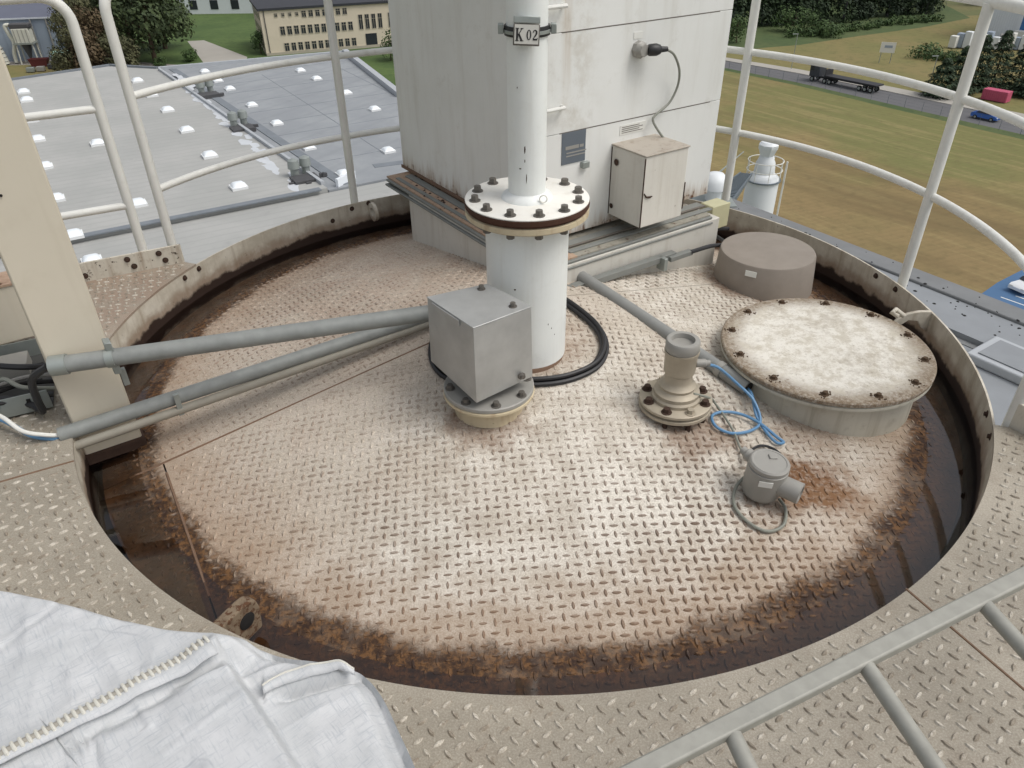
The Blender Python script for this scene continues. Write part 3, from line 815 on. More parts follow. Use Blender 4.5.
# top plate of the ledge (rusty) on both visible sides
MB().prism([(q.x, q.y) for q in (LQ0 + E1 * .0 + E2 * 0, LQ0 + E1 * .2, LQ0 + E1 * .2 + E2 * 1.40, LQ0 + E2 * 1.40)], .150, .158).build('ledge', M['ledge'], hou)
MB().prism([(q.x, q.y) for q in (LQ0 + E1 * .2, RQ1, RQ1 + E2 * .25, LQ0 + E1 * .2 + E2 * .25)], .149, .156).build('ledge', M['ledge2'], hou)
for z, h, o_ in ((.145, .012, .0), (.122, .010, .008)):
    beam(LQ0 - E1 * o_, LQ1 - E1 * o_, z, h, .03, E2, E1, 'channel_flange', M['channel'])
    beam(LQ0 - E2 * o_ + E1 * .02, RQ1 - E2 * o_, z, h, .03, E1, E2, 'channel_flange', M['channel'])
beam(LQ0 + E1 * .012, LQ1 + E1 * .012, .134, .016, .02, E2, E1, 'channel_web', M['joint'])
beam(LQ0 + E2 * .012 + E1 * .02, RQ1 + E2 * .012, .134, .016, .02, E1, E2, 'channel_web', M['joint'])
for o0, w_c, mt, zz in ((.115, .05, 'channel', .1605), (.085, .012, 'joint', .1625), (.05, .028, 'channel', .159)):
    MB().box(LQ0 + E2 * o0 + E1 * .62 + EZ * zz, (.86, w_c, .008), (E1, E2, EZ)).build('channel_bar', M[mt], hou, bevel=.002)
    if mt != 'joint': MB().box(LQ0 + E1 * (o0 - .02) + E2 * .68 + EZ * (zz + .001), (w_c * .8, 1.3, .008), (E1, E2, EZ)).build('channel_bar', M[mt], hou, bevel=.002)
# trunking below the right beam
q0 = P0 - E2 * .03 + E1 * .1
MB().box(q0 + E1 * .33 + EZ * .045, (.62, .035, .03), (E1, E2, EZ)).build('trunking', M['channel'], hou, bevel=.002)
MB().box(q0 + E1 * .55 + EZ * .03 - E2 * .02, (.02, .05, .06), (E1, E2, EZ)).build('bracket', M['galv'], hou, bevel=.002)
MB().box(q0 + E1 * .66 + EZ * .04 - E2 * .02, (.14, .03, .022), (E1, E2, EZ)).build('trunking', M['channel'], hou, bevel=.002)
lm = MB()
for k in range(60):
    u = random.random(); p = LQ0 + E1 * random.uniform(.02, .14) + E2 * (1.35 * u)
    r_ = random.uniform(.004, .011); lm.frustum((p.x, p.y, .158), r_, r_ * .4, r_ * .5, 6)
o = lm.build('rust_flakes', M['rust'], hou); o['kind'] = 'stuff'

# control box on the right face
bx = thing('control_box', tuple(hp(.55, .2, .1)), 'off-white rust stained sheet metal box fixed to the housing wall', 'electrical box')
bo = .212
Dx = hp(0, 0, .006); 
c = hp(.512, .373, .006 + bo / 2)
MB().box(c, (.247, bo, .31), (E1, -E2, EZ)).build('case', painted('box_paint', srgb(216, 213, 204), srgb(172, 162, 146), .6, .28, .70, sc=8), bx, bevel=.004)
MB().box(c + EZ * .158, (.256, bo + .010, .007), (E1, -E2, EZ)).build('lid', painted('box_lid_paint', srgb(176, 168, 156), srgb(132, 116, 100), .7, .6, .66, sc=9), bx, bevel=.003)
for k, (uu, vv) in enumerate(((-.1245, -bo / 2), (-.1245, bo / 2))):
    MB().box(c + E1 * uu - E2 * (vv) - EZ * .002, (.004, .004, .30), (E1, -E2, EZ)).build('rusty_edge', M['rust'], bx)
MB().box(c + E1 * .1245 - E2 * bo / 2 - EZ * .06, (.004, .004, .12), (E1, -E2, EZ)).build('rusty_edge', M['rust'], bx)
for p, s_ in ((c - E1 * .1245 + E2 * .07 + EZ * .09, .015), (c - E1 * .1245 + E2 * .085 - EZ * .11, .012)):
    MB().lathe(p, [(.3 * s_, 0), (s_, .003), (s_ * .5, .004)], 9, (E2, EZ, -E1)).build('rust_scar', M['rust'], bx)
rs2 = c - E2 * (bo / 2 + .0025)
MB().tube([rs2 - E1 * .118, rs2 - E1 * .105 - EZ * .018, rs2 - E1 * .085 - EZ * .022, rs2 - E1 * .07 - EZ * .021], [.002, .004, .005, .002], 6).build('rust_scar', M['rust'], bx)
# socket, plug, cable
so = thing('wall_socket', tuple(hp(.492, .9, .006)), 'round grey socket on the housing wall holding a black plug', 'socket')
ax3 = (E1, EZ, -E2)
MB().lathe(hp(.492, .9, .006), [(.034, 0), (.034, .022), (.026, .03), (.024, .045)], 8, ax3).build('body', M['sensor'], so)
pw = thing('plug_cable', tuple(hp(.55, .9, .05)), 'black plug with thin grey cable running down to the rusty box', 'cable')
pdir = (E1 * .95 - E2 * .25 - EZ * .02).normalized(); px_ = pdir.cross(EZ).normalized(); py_ = px_.cross(pdir)
MB().lathe(hp(.508, .9, .048), [(.016, 0), (.023, .008), (.024, .04), (.019, .055), (.012, .062), (.010, .09)], 14, (px_, py_, pdir)).build('plug', M['black'], pw)
MB().tube(smooth_path([hp(.59, .898, .07), hp(.64, .87, .07), hp(.70, .80, .05), hp(.715, .73, .035), hp(.68, .665, .03), hp(.605, .625, .03), hp(.59, .60, .035), hp(.62, .545, .06), hp(.65, .503, .085)]), .0052, 8).build('cord', M['wire'], pw)

# ------------------------------------------------------------------ flanged pipe K 02
PC = V3((.057, 2.361, 0))
vp = thing('flanged_pipe', (PC.x, PC.y, .06), 'thick white riser pipe with bolted rusty flange in the middle of the roof', 'pipe')
MB().lathe(PC, [(.1395, .0), (.1395, .575)], 48).build('lower_pipe', M['white'], vp)
MB().lathe(PC, [(.147, .02), (.144, .044), (.1397, .050)], 48, cap0=False, cap1=False).build('weld_ring', M['seam'], vp)
FZ = .630
MB().lathe(PC, [(.150, FZ - .056), (.196, FZ - .056), (.204, FZ - .050), (.204, FZ - .034), (.19, FZ - .031)], 64).build('lower_flange', M['flange_cream'], vp)
MB().lathe(PC, [(.19, FZ - .031), (.200, FZ - .029), (.200, FZ - .024), (.2045, FZ - .022), (.2045, FZ - .008), (.200, FZ - .006)], 64).build('gasket', M['gasket'], vp)
MB().lathe(PC, [(.198, FZ - .006), (.203, FZ - .005), (.203, FZ - .002), (.2, FZ)], 64).build('upper_flange', M['flange_white'], vp)
MB().lathe(PC, [(.085, FZ), (.080, FZ + .010), (.068, FZ + .016), (.0605, FZ + .022), (.0605, 2.5)], 40).build('upper_pipe', M['white'], vp)
bm1 = bolt_mesh('bolt', .0125, .016, M['bolt'])
for k in range(12):
    a = 2 * pi * (k + .37) / 12
    put_mesh('bolt', bm1, vp, (PC.x + .172 * cos(a), PC.y + .172 * sin(a), FZ), (0, 0, k))
    nb = MB().frustum((PC.x + .172 * cos(a), PC.y + .172 * sin(a), FZ - .075), .013, .013, .019, 6)
    if k in (6, 7, 8, 9, 10): nb.build('nut', M['bolt'], vp)
for a_d, z_, w_c, h_c in ((262, .80, .0035, .013), (262, .765, .002, .006), (267, .71, .002, .017), (248, .74, .006, .002), (240, .98, .002, .003)):
    a = radians(a_d); un = V3((cos(a), sin(a), 0)); ut = V3((-sin(a), cos(a), 0))
    MB().extrude([PC + un * .0602 + ut * (w_c * p) + EZ * (z_ + h_c * q) for p, q in ((-.6, -.3), (-.2, -1), (.4, -.6), (.7, .1), (.3, .9), (-.5, .6))], un * .0008).build('paint_chip', M['rust'], vp, angle=0)
for a_d, z_, w_c, h_c in ((306, .20, .002, .003), (300, .22, .002, .004), (312, .17, .0015, .003), (252, .36, .006, .003)):
    a = radians(a_d); un = V3((cos(a), sin(a), 0)); ut = V3((-sin(a), cos(a), 0))
    MB().extrude([PC + un * .1392 + ut * (w_c * p) + EZ * (z_ + h_c * q) for p, q in ((-.6, -.3), (-.2, -1), (.4, -.6), (.7, .1), (.3, .9), (-.5, .6))], un * .0008).build('paint_chip', M['rust'], vp, angle=0)
ringm = MB().tube([PC + V3((.05, -.075, FZ + .018)) + V3((.012 * cos(a), .002, .012 * sin(a))) for a in [2 * pi * k / 12 for k in range(12)]], .0025, 6, closed=True)
ringm.build('small_ring', M['flange_white'], vp)

# sign K 02 with its clamp
sg = thing('sign', (PC.x, PC.y - .06, 1.1), 'small metal sign reading K 02 clamped to the white pipe', 'sign')
CZ = 1.128
MB().lathe((PC.x, PC.y, CZ), [(.0608, -.013), (.0665, -.013), (.0675, -.004), (.0645, 0), (.0675, .004), (.0665, .013), (.0608, .013)], 36, cap0=False, cap1=False).build('clamp', M['black'], sg)
MB().lathe((PC.x, PC.y, CZ), [(.0665, -.007), (.069, -.006), (.069, .002), (.0665, .003)], 36, cap0=False, cap1=False).build('clamp_band', M['galv'], sg)
for s_ in (-1, 1):
    MB().box((PC.x + s_ * .076, PC.y - .005, CZ + .004), (.016, .03, .026)).build('clamp_lug', M['galv'], sg, bevel=.002)
cd = (Vector((0, 0, 1.5)) - Vector((PC.x, PC.y - .07, 1.1))).normalized()
sx = V3((1, -.0, -.05)).normalized()
sn = V3((0, -.985, .17)).normalized(); sn = (sn - sx * sn.dot(sx)).normalized(); sy = sn.cross(sx).normalized()
if sy.z < 0: sy = -sy
sc_ = V3((PC.x - .004, PC.y - .083, 1.127))
MB().box(sc_, (.074, .006, .056), (sx, sn, sy)).build('backing', M['bolt'], sg, bevel=.002)
MB().box(sc_ + sy * .038 - sn * .006, (.074, .02, .018), (sx, sn, sy)).build('top_bracket', M['galv'], sg, bevel=.002)
MB().box(sc_ + sn * .004 + sy * .001, (.067, .003, .049), (sx, sn, sy)).build('face', M['signface'], sg)
def strokes(polys, name):
    b = MB()
    for poly in polys: b.extrude([sc_ + sn * .0058 + sx * p + sy * q for p, q in poly], sn * .0008)
    return b.build(name, M['ink'], sg, angle=0)
def q_(a, b_, w): 
    dx, dy = b_[0] - a[0], b_[1] - a[1]; L = hypot(dx, dy); nx, ny = -dy / L * w / 2, dx / L * w / 2
    return [(a[0] + nx, a[1] + ny), (b_[0] + nx, b_[1] + ny), (b_[0] - nx, b_[1] - ny), (a[0] - nx, a[1] - ny)]
kx = -.026
strokes([q_((kx, -.016), (kx, .016), .0055), q_((kx + .003, -.001), (kx + .013, .015), .002), q_((kx + .004, .002), (kx + .013, -.015), .0052),
         q_((kx - .005, .0155), (kx + .005, .0155), .002), q_((kx - .005, -.0155), (kx + .005, -.0155), .002),
         q_((kx + .009, .0155), (kx + .017, .0155), .002), q_((kx + .008, -.0155), (kx + .018, -.0155), .002)], 'letter')
zero = []
for k in range(24):
    a0_, a1_ = 2 * pi * k / 24, 2 * pi * (k + 1) / 24
    fo = lambda a: (.007 + .0066 * cos(a), .013 * sin(a)); fi = lambda a: (.007 + .0032 * cos(a), .0112 * sin(a))
    zero.append([fo(a0_), fo(a1_), fi(a1_), fi(a0_)])
strokes(zero, 'digit')
two = [(.0185, .006), (.0195, .010), (.023, .0125), (.027, .011), (.0285, .007), (.027, .002), (.023, -.004), (.0185, -.0105)]
strokes([q_(two[i], two[i + 1], (.0022, .0022, .003, .0042, .0046, .0036, .0024)[i]) for i in range(7)] + [q_((.018, -.0112), (.0305, -.0112), .0042), q_((.0295, -.012), (.031, -.0065), .002)], 'digit')

# ------------------------------------------------------------------ sensor under a sheet metal hood
SB = V3((-.078, 2.085, 0))
sb = thing('sensor_hood', (SB.x, SB.y, 0), 'square grey sheet metal hood on a flanged nozzle in front of the pipe', 'sensor')
zb_ = roof_z(SB.x, SB.y)
MB().lathe(SB, [(.122, zb_ - .02), (.116, zb_ + .02), (.114, .055)], 32).build('nozzle', M['flange_cream'], sb)
MB().lathe(SB, [(.115, .052), (.15, .052), (.154, .056), (.154, .064), (.150, .066)], 40).build('flange', M['flange_cream'], sb)
MB().lathe(SB, [(.148, .067), (.152, .069), (.152, .080), (.149, .083)], 40).build('upper_flange', M['sensor'], sb)
for k in range(8):
    a = 2 * pi * k / 8 + .2; put_mesh('bolt', bolt_mesh('bolt', .011, .014, M['bolt']) if k == 0 else sbm, sb, (SB.x + .131 * cos(a), SB.y + .131 * sin(a), .083))
    if k == 0: sbm = bpy.data.objects[[o.name for o in sb.children if o.name.startswith('bolt')][0]].data
hx = V3((.185, .098, 0)).normalized(); hy = V3((-hx.y, hx.x, 0))
# footprint from the hood's own corners
hc = V3((-.087, 2.07, 0))
F_, Rr_, Bk_, Lf_ = V3((-.113, 1.93, 0)), V3((.068, 2.062, 0)), V3((-.075, 2.225, 0)), V3((-.272, 2.135, 0))
def ringpts(z, k=1.0, dz=(0, 0, 0, 0)):
    c_ = (F_ + Rr_ + Bk_ + Lf_) / 4
    return [c_ + (p - c_) * k + EZ * (z + d_) for p, d_ in zip((F_, Rr_, Bk_, Lf_), dz)]
b = MB(); lo = ringpts(.115, 1.0, (0, .01, .01, .03)); hi_ = ringpts(.382, .97); 
b.add(lo + hi_, [(0, 1, 5, 4), (1, 2, 6, 5), (2, 3, 7, 6), (3, 0, 4, 7), (4, 5, 6, 7)])
ho = b.build('hood', M['stainless'], sb, angle=20)
sm = ho.modifiers.new('thick', 'SOLIDIFY'); sm.thickness = .003
bv = ho.modifiers.new('edge', 'BEVEL'); bv.width = .003; bv.segments = 2
b = MB(); t0 = ringpts(.3835, .985); t1_ = ringpts(.3875, .985); b.add(t0 + t1_, [(0, 1, 2, 3), (4, 5, 6, 7), (0, 1, 5, 4), (1, 2, 6, 5), (2, 3, 7, 6), (3, 0, 4, 7)])
b.build('hood_top', M['stainless'], sb, bevel=.0015)
e0 = Lf_.lerp(F_, .15); e1 = Lf_.lerp(F_, .72); on = V3((-.877, -.48, 0))
MB().box((e0 + e1) / 2 + EZ * .373 + on * .001, ((e1 - e0).length, .004, .018), ((e1 - e0).normalized(), on, EZ)).build('fold_tab', M['stainless'], sb)
for p in (Lf_.lerp(Bk_, .8) + (F_ - Lf_) * .12, Rr_.lerp(F_, .22) + (Lf_ - F_) * .14): put_mesh('bolt', bolt_mesh('bolt', .009, .012, M['bolt']), sb, p + EZ * .3875)
onr = V3((.59, -.807, 0)).normalized(); pr_ = F_.lerp(Rr_, .78) + EZ * .15 + onr * .004
MB().lathe(pr_, [(.013, 0), (.013, .004), (.009, .006), (.008, .012)], 10, (hx, EZ, onr)).build('latch_screw', M['bolt'], sb)

# coiled black cable behind it
cl = thing('black_cable', on_roof(.3, 2.3), 'loop of black cable lying around the foot of the white pipe', 'cable')
loopp = [(.10, 2.72), (.19, 2.67), (.265, 2.59), (.335, 2.48), (.352, 2.365), (.308, 2.25), (.205, 2.175), (.09, 2.15), (-.02, 2.16), (-.14, 2.17), (-.235, 2.21), (-.288, 2.30), (-.30, 2.42), (-.26, 2.5)]
for dr, r_, nm, h_ in ((0, .0095, 'strand', .010), (-.018, .0095, 'strand', .012), (-.009, .0085, 'strand', .026)):
    pts = []
    for (x, y) in loopp:
        dx, dy = x - .05, y - 2.4; L = hypot(dx, dy); k = (L + dr) / L
        X, Y = .05 + dx * k, 2.4 + dy * k
        pts.append(on_roof(X, Y, h_ + (.05 if Y < 2.2 and X < -.15 else 0)))
    MB().tube(smooth_path(pts, 6), r_, 8).build(nm, M['black'], cl)

# ------------------------------------------------------------------ steel column and conduits on the left
CB = V3((-1.455, 1.983, 0))
sc0 = thing('steel_column', (CB.x, CB.y, -.2), 'beige square steel column standing inside the rim at the left', 'column')
colc = CB + E1 * .092 + E2 * .092
MB().box(colc + EZ * 1.2, (.184, .184, 2.74), (E1, E2, EZ)).build('shaft', M['beige'], sc0, bevel=.006)
MB().box(colc + EZ * -.145, (.20, .20, .05), (E1, E2, EZ)).build('rusty_foot', M['rust'], sc0, bevel=.01)
MB().lathe(CB - E2 * .0 + E1 * .06 + EZ * .78 - E2 * .001, [(.004, 0), (.004, .003)], 8, (E1, EZ, -E2)).build('bolt_hole', M['dark'], sc0)
# cross beam behind it
MB().box(V3((-1.92, 2.42, .165)) - E1 * .5 + E2 * .06, (1.3, .12, .22), (E1, E2, EZ)).build('cross_beam', M['beige'], sc0, bevel=.006)
MB().box(V3((-1.92, 2.42, .28)) - E1 * .5 + E2 * .06, (1.3, .13, .008), (E1, E2, EZ)).build('beam_ledge', M['ledge'], sc0)

def conduit(p0, p1, r, name, label, mat, cap_first=True, group=None):
    p0, p1 = V3(p0), V3(p1)
    t_ = thing(name, tuple(p0), label, 'conduit', group)
    MB().tube([p0.lerp(p1, i / 6) for i in range(7)], r, 16).build('pipe', mat, t_)
    d = (p1 - p0).normalized()
    if cap_first: MB().tube([p0 - d * .004, p0 + d * .045], r * 1.16, 16).build('end_socket', M['galv'], t_)
    return t_, d
c1, dd = conduit((-1.424, 1.962, .254), (-.245, 2.265, .262), .028, 'conduit_pipe', 'thick grey conduit crossing in front of the beige column, uppermost of three', M['conduit'])
# saddle clamp on the column
kp = V3((-1.424, 1.962, .254)) + dd * .17
k1 = MB().tube([kp - dd * .012, kp + dd * .012], .0315, 16).build('clamp', M['galv'], c1)
for z_ in (.04, -.04):
    MB().box(kp + EZ * z_ + E2 * .01 + dd * .004, (.022, .04, .035), (dd, E2, EZ)).build('clamp_ear', M['galv'], c1, bevel=.003)
kq = kp - E2 * .0 
MB().box(kp + dd * .02 + EZ * -.09 + E2 * .03, (.018, .02, .06), (E1, E2, EZ)).build('strut', M['galv'], c1, bevel=.002)
c2, d2_ = conduit((-1.471, 1.93, .008), (-0.276, 2.567, 0.095), .0255, 'conduit_pipe', 'grey conduit lying on the roof edge, thicker of the two clipped together', M['conduit'], False)
c3, d3_ = conduit((-1.433, 1.916, -0.03), (-0.276, 2.548, 0.07), .0155, 'conduit_pipe', 'thin beige grey conduit clipped beneath the thicker conduit on the roof', plain('beige_conduit', srgb(142, 137, 125), .6, 0, .18, 24), False)
kk = V3((-1.433, 1.916, -0.03)).lerp(V3((-0.276, 2.548, 0.07)), .26)
MB().box(kk + EZ * .026 - V3((0, .006, 0)), (.018, .012, .085), (d3_, V3((-d3_.y, d3_.x, 0)), EZ)).build('clip', M['galv'], c3, bevel=.001)
c4, d4_ = conduit((.22, 3.04, .075), (.838, 2.185, -.018), .0275, 'conduit_pipe', 'straight grey plastic conduit running past the small aluminium spigot', M['pvc'], False)
q4 = V3((.22, 3.04, .075)).lerp(V3((.838, 2.185, -.018)), .88)
MB().tube([q4 - d4_ * .012, q4 + d4_ * .012], .031, 16).build('clamp', M['sensor'], c4)
MB().box(q4 - EZ * .03, (.02, .03, .05), (d4_, V3((-d4_.y, d4_.x, 0)), EZ)).build('clamp_foot', M['sensor'], c4)
MB().lathe(V3((.838, 2.185, -.018)) + d4_ * .0008, [(.022, 0), (.022, .001)], 16, (EZ.cross(d4_).normalized(), d4_.cross(EZ.cross(d4_)).normalized(), d4_)).build('open_end', M['dark'], c4)

# cable tray at the far left with loose cables
ct = thing('cable_tray', (-1.75, 2.15, .03), 'perforated grey metal cable tray beside the beige column at the left edge', 'cable tray')
M['traydark'] = plain('dark_tray', srgb(74, 74, 72), .7, .1, .3, 25)  # darker grey for the tray floor
tu = V3((-.9, -.43, 0)).normalized(); tv = V3((-tu.y, tu.x, 0))
t0_ = V3((-1.56, 2.07, 0))
MB().box(t0_ + tu * .5 - tv * .22 + EZ * .012, (1.0, .40, .004), (tu, tv, EZ)).build('floor', M['traydark'], ct)
MB().box(t0_ + tu * .5 - tv * .02 + EZ * .045, (1.0, .004, .07), (tu, tv, EZ)).build('side', M['galv'], ct)
MB().box(t0_ + tu * .5 - tv * .42 + EZ * .045, (1.0, .004, .07), (tu, tv, EZ)).build('side', M['galv'], ct)
for i in range(9):
    MB().box(t0_ + tu * (.06 + .1 * i) - tv * .016 + EZ * .045, (.012, .006, .035), (tu, tv, EZ)).build('slot', M['dark'], ct)
    for j in range(3): MB().box(t0_ + tu * (.06 + .1 * i) - tv * (.1 + .12 * j) + EZ * .0145, (.045, .012, .002), (tu, tv, EZ)).build('slot', M['dark'], ct)
MB().box(t0_ + tu * .22 - tv * .30 + EZ * .05, (.30, .10, .05), (tu, tv, EZ)).build('divider', M['sensor'], ct, bevel=.003)
def cable(name, pts, r, mat, label, k=8, base=None):
    P = smooth_path(pts, k); o = MB().tube(P, r, 8).build(name, mat, None, base=pts[0]); tag(o, label, 'cable'); return o
cable('black_cable', [(-1.44, 1.965, .25), (-1.51, 1.97, .20), (-1.545, 2.0, .10), (-1.56, 2.02, .04), (-1.62, 2.06, .04), (-1.72, 2.08, .05), (-1.80, 2.05, .05)], .012, M['black'], 'thick black cable dropping from the upper conduit end into the tray')
cable('black_cable', [(-1.60, 2.30, .05), (-1.68, 2.20, .10), (-1.78, 2.18, .12), (-1.86, 2.22, .10), (-1.9, 2.3, .05), (-1.98, 2.2, .05), (-2.1, 2.1, .05)], .011, M['black'], 'black cable arching over the back of the metal tray')
cable('grey_cable', [(-1.60, 2.17, .03), (-1.67, 2.12, .07), (-1.74, 2.14, .09), (-1.80, 2.12, .05), (-1.9, 2.05, .04)], .008, M['wire'], 'light grey cable bent into a loop inside the tray')
cable('black_cable', [(-1.575, 2.12, .04), (-1.66, 2.06, .06), (-1.74, 2.0, .075), (-1.84, 1.97, .06), (-1.98, 1.92, .04)], .010, M['black'], 'black cable along the near side of the metal tray')
cable('black_cable', [(-1.60, 2.20, .04), (-1.69, 2.155, .06), (-1.79, 2.10, .05), (-1.9, 2.06, .05), (-2.05, 2.0, .04)], .008, M['dark'], 'thinner black cable in the middle of the metal tray')
cable('grey_cable', [(-1.63, 2.26, .03), (-1.72, 2.21, .05), (-1.83, 2.15, .04), (-1.96, 2.1, .04)], .008, M['sensor'], 'grey cable lying along the far side of the metal tray')
cable('white_cable', [(-1.47, 1.925, .012), (-1.50, 1.905, .03), (-1.56, 1.90, .05), (-1.64, 1.94, .08), (-1.74, 1.99, .06), (-1.9, 2.0, .04)], .007, M['label'], 'thin white cable entering the lower thick conduit')
cable('blue_cable', [(-1.465, 1.93, .0), (-1.50, 1.915, .008), (-1.56, 1.92, .02), (-1.66, 1.97, .04), (-1.78, 2.02, .04)], .008, M['bluecable'], 'short blue and black cable entering the lower conduit')

# ------------------------------------------------------------------ aluminium spigot with bolted flange
SP = V3((.554, 2.072, 0)); zs = roof_z(SP.x, SP.y)
sp_ = thing('threaded_spigot', (SP.x, SP.y, zs), 'dusty aluminium pipe spigot on a round bolted flange', 'spigot')
MB().lathe(SP, [(.085, zs - .03), (.085, .0)], 28).build('nozzle', M['rust'], sp_)
MB().lathe(SP, [(.115, -.008), (.122, -.004), (.122, .006), (.118, .008)], 36).build('lower_flange', M['spigot'], sp_)
MB().lathe(SP, [(.110, .009), (.110, .013)], 36).build('gasket', M['rust'], sp_)
MB().lathe(SP, [(.116, .014), (.122, .017), (.122, .026), (.118, .029)], 36).build('upper_flange', M['spigot'], sp_)
MB().lathe(SP, [(.082, .029), (.082, .040), (.076, .047), (.076, .06), (.066, .066), (.060, .074), (.062, .084), (.050, .094), (.046, .105), (.046, .13)], 36).build('neck', M['spigot'], sp_)
MB().lathe(SP, [(.046, .13), (.052, .136), (.053, .198), (.056, .204), (.057, .216)], 36).build('body', M['spigot'], sp_)
MB().lathe(SP, [(.053, .216), (.0555, .220), (.0555, .250), (.052, .255), (.038, .255), (.036, .238), (.02, .236), (.001, .236)], 36, cap1=True).build('threaded_top', M['sensor'], sp_)
MB().lathe(SP + V3((.05, -.008, .168)), [(.014, 0), (.014, .03), (.010, .034), (.010, .045)], 12, (V3((0, 1, 0)), EZ, V3((1, 0, 0)))).build('cable_gland', M['sensor'], sp_)
for k in range(8):
    a = 2 * pi * k / 8 + .3
    put_mesh('bolt', bolt_mesh('bolt', .012, .014, M['spigot'] if k in (2, 6) else M['rust']), sp_, (SP.x + .101 * cos(a), SP.y + .101 * sin(a), .029), (0, 0, k))
    if k in (3, 4, 5, 6, 7): MB().frustum((SP.x + .101 * cos(a), SP.y + .101 * sin(a), -.045), .009, .009, .037, 6).build('stud', M['rust'], sp_)

# loose sensor head
SH = V3((.760, 1.722, 0)); zh = roof_z(SH.x, SH.y)
sh = thing('level_sensor', (SH.x, SH.y, zh), 'grey round sensor head with a white label and open cable port lying on the plate', 'sensor')
up_ = V3((.06, -.05, 1)).normalized(); sxx = V3((1, 0, 0)); sxx = (sxx - up_ * sxx.dot(up_)).normalized(); syy = up_.cross(sxx)
A3 = (sxx, syy, up_)
ob_ = V3((SH.x, SH.y, zh + .006))
MB().lathe(ob_, [(.044, 0), (.054, .008), (.058, .02), (.061, .105), (.061, .112), (.058, .114)], 36, A3).build('body', M['sensor'], sh)
MB().lathe(ob_, [(.057, .114), (.060, .117), (.060, .128), (.055, .133), (.050, .133), (.048, .131), (.001, .131)], 36, A3).build('lid', M['sensor'], sh)
MB().box(ob_ + up_ * .133 + sxx * .014 + syy * .02, (.024, .02, .006), A3).build('lid_boss', M['sensor'], sh, bevel=.002)
pd = (V3((.80, -.60, 0)) - up_ * .04).normalized(); pu = pd.cross(EZ).normalized(); pv = pu.cross(pd)
MB().lathe(ob_ + up_ * .062, [(.030, .04), (.033, .06), (.033, .112), (.024, .113), (.024, .075)], 20, (pu, pv, pd), cap1=False).build('port', M['sensor'], sh)
MB().lathe(ob_ + up_ * .062, [(.0235, .085), (.0235, .087)], 20, (pu, pv, pd)).build('port_hole', M['dark'], sh)
ld = V3((-.25, -.97, 0)).normalized(); lx = V3((-ld.y, ld.x, 0))
MB().box(ob_ + ld * .0612 + up_ * .088 - lx * .004, (.040, .003, .020), (lx, ld, up_)).build('label', M['label'], sh)
gdv = V3((-.45, .6, .15)).normalized(); gu = gdv.cross(EZ).normalized()
MB().lathe(ob_ + up_ * .095, [(.02, .045), (.02, .078), (.013, .083), (.013, .098)], 14, (gu, gu.cross(gdv), gdv)).build('cable_gland', M['sensor'], sh)
cable('grey_wire', [(.60, 2.03, .07), (.665, 2.06, .03), on_roof(.70, 2.10, .02), on_roof(.735, 1.99, .012), on_roof(.742, 1.90, .012), on_roof(.745, 1.83, .03), (.755, 1.79, .0), ], .0042, M['wire'], 'thin grey wire leading from the spigot down to the sensor head')
cable('grey_wire', [on_roof(.735, 1.76, .05), on_roof(.69, 1.735, .012), on_roof(.668, 1.665, .008), on_roof(.695, 1.605, .008), on_roof(.745, 1.575, .008), on_roof(.80, 1.60, .008), on_roof(.825, 1.66, .008), on_roof(.815, 1.70, .01)], .0052, M['wire'], 'grey wire curled in a ring around the foot of the sensor head')
cable('grey_wire', [on_roof(.75, 1.81, .05), on_roof(.77, 1.88, .02), on_roof(.82, 1.92, .012), on_roof(.865, 1.90, .012), on_roof(.872, 1.85, .012), on_roof(.83, 1.815, .012), on_roof(.785, 1.82, .03)], .0045, M['black'], 'small dark wire loop behind the sensor head')
cable('blue_cable', [(.64, 2.06, .165), (.69, 2.09, .13), on_roof(.77, 2.13, .09), on_roof(.83, 2.10, .05), on_roof(.842, 2.03, .02), on_roof(.80, 1.985, .014), on_roof(.73, 1.965, .012), on_roof(.682, 1.99, .012), on_roof(.678, 2.04, .012), on_roof(.72, 2.065, .013),
                      on_roof(.78, 2.06, .016), on_roof(.835, 2.02, .02), on_roof(.885, 1.965, .012), on_roof(.90, 1.945, .012), on_roof(.875, 1.94, .012), on_roof(.855, 1.98, .012), on_roof(.835, 2.05, .02), on_roof(.835, 2.13, .045), (.836, 2.18, -.018)], .0052, M['bluecable'], 'bright blue cable knotted in loops between the spigot and the conduit end', 8)

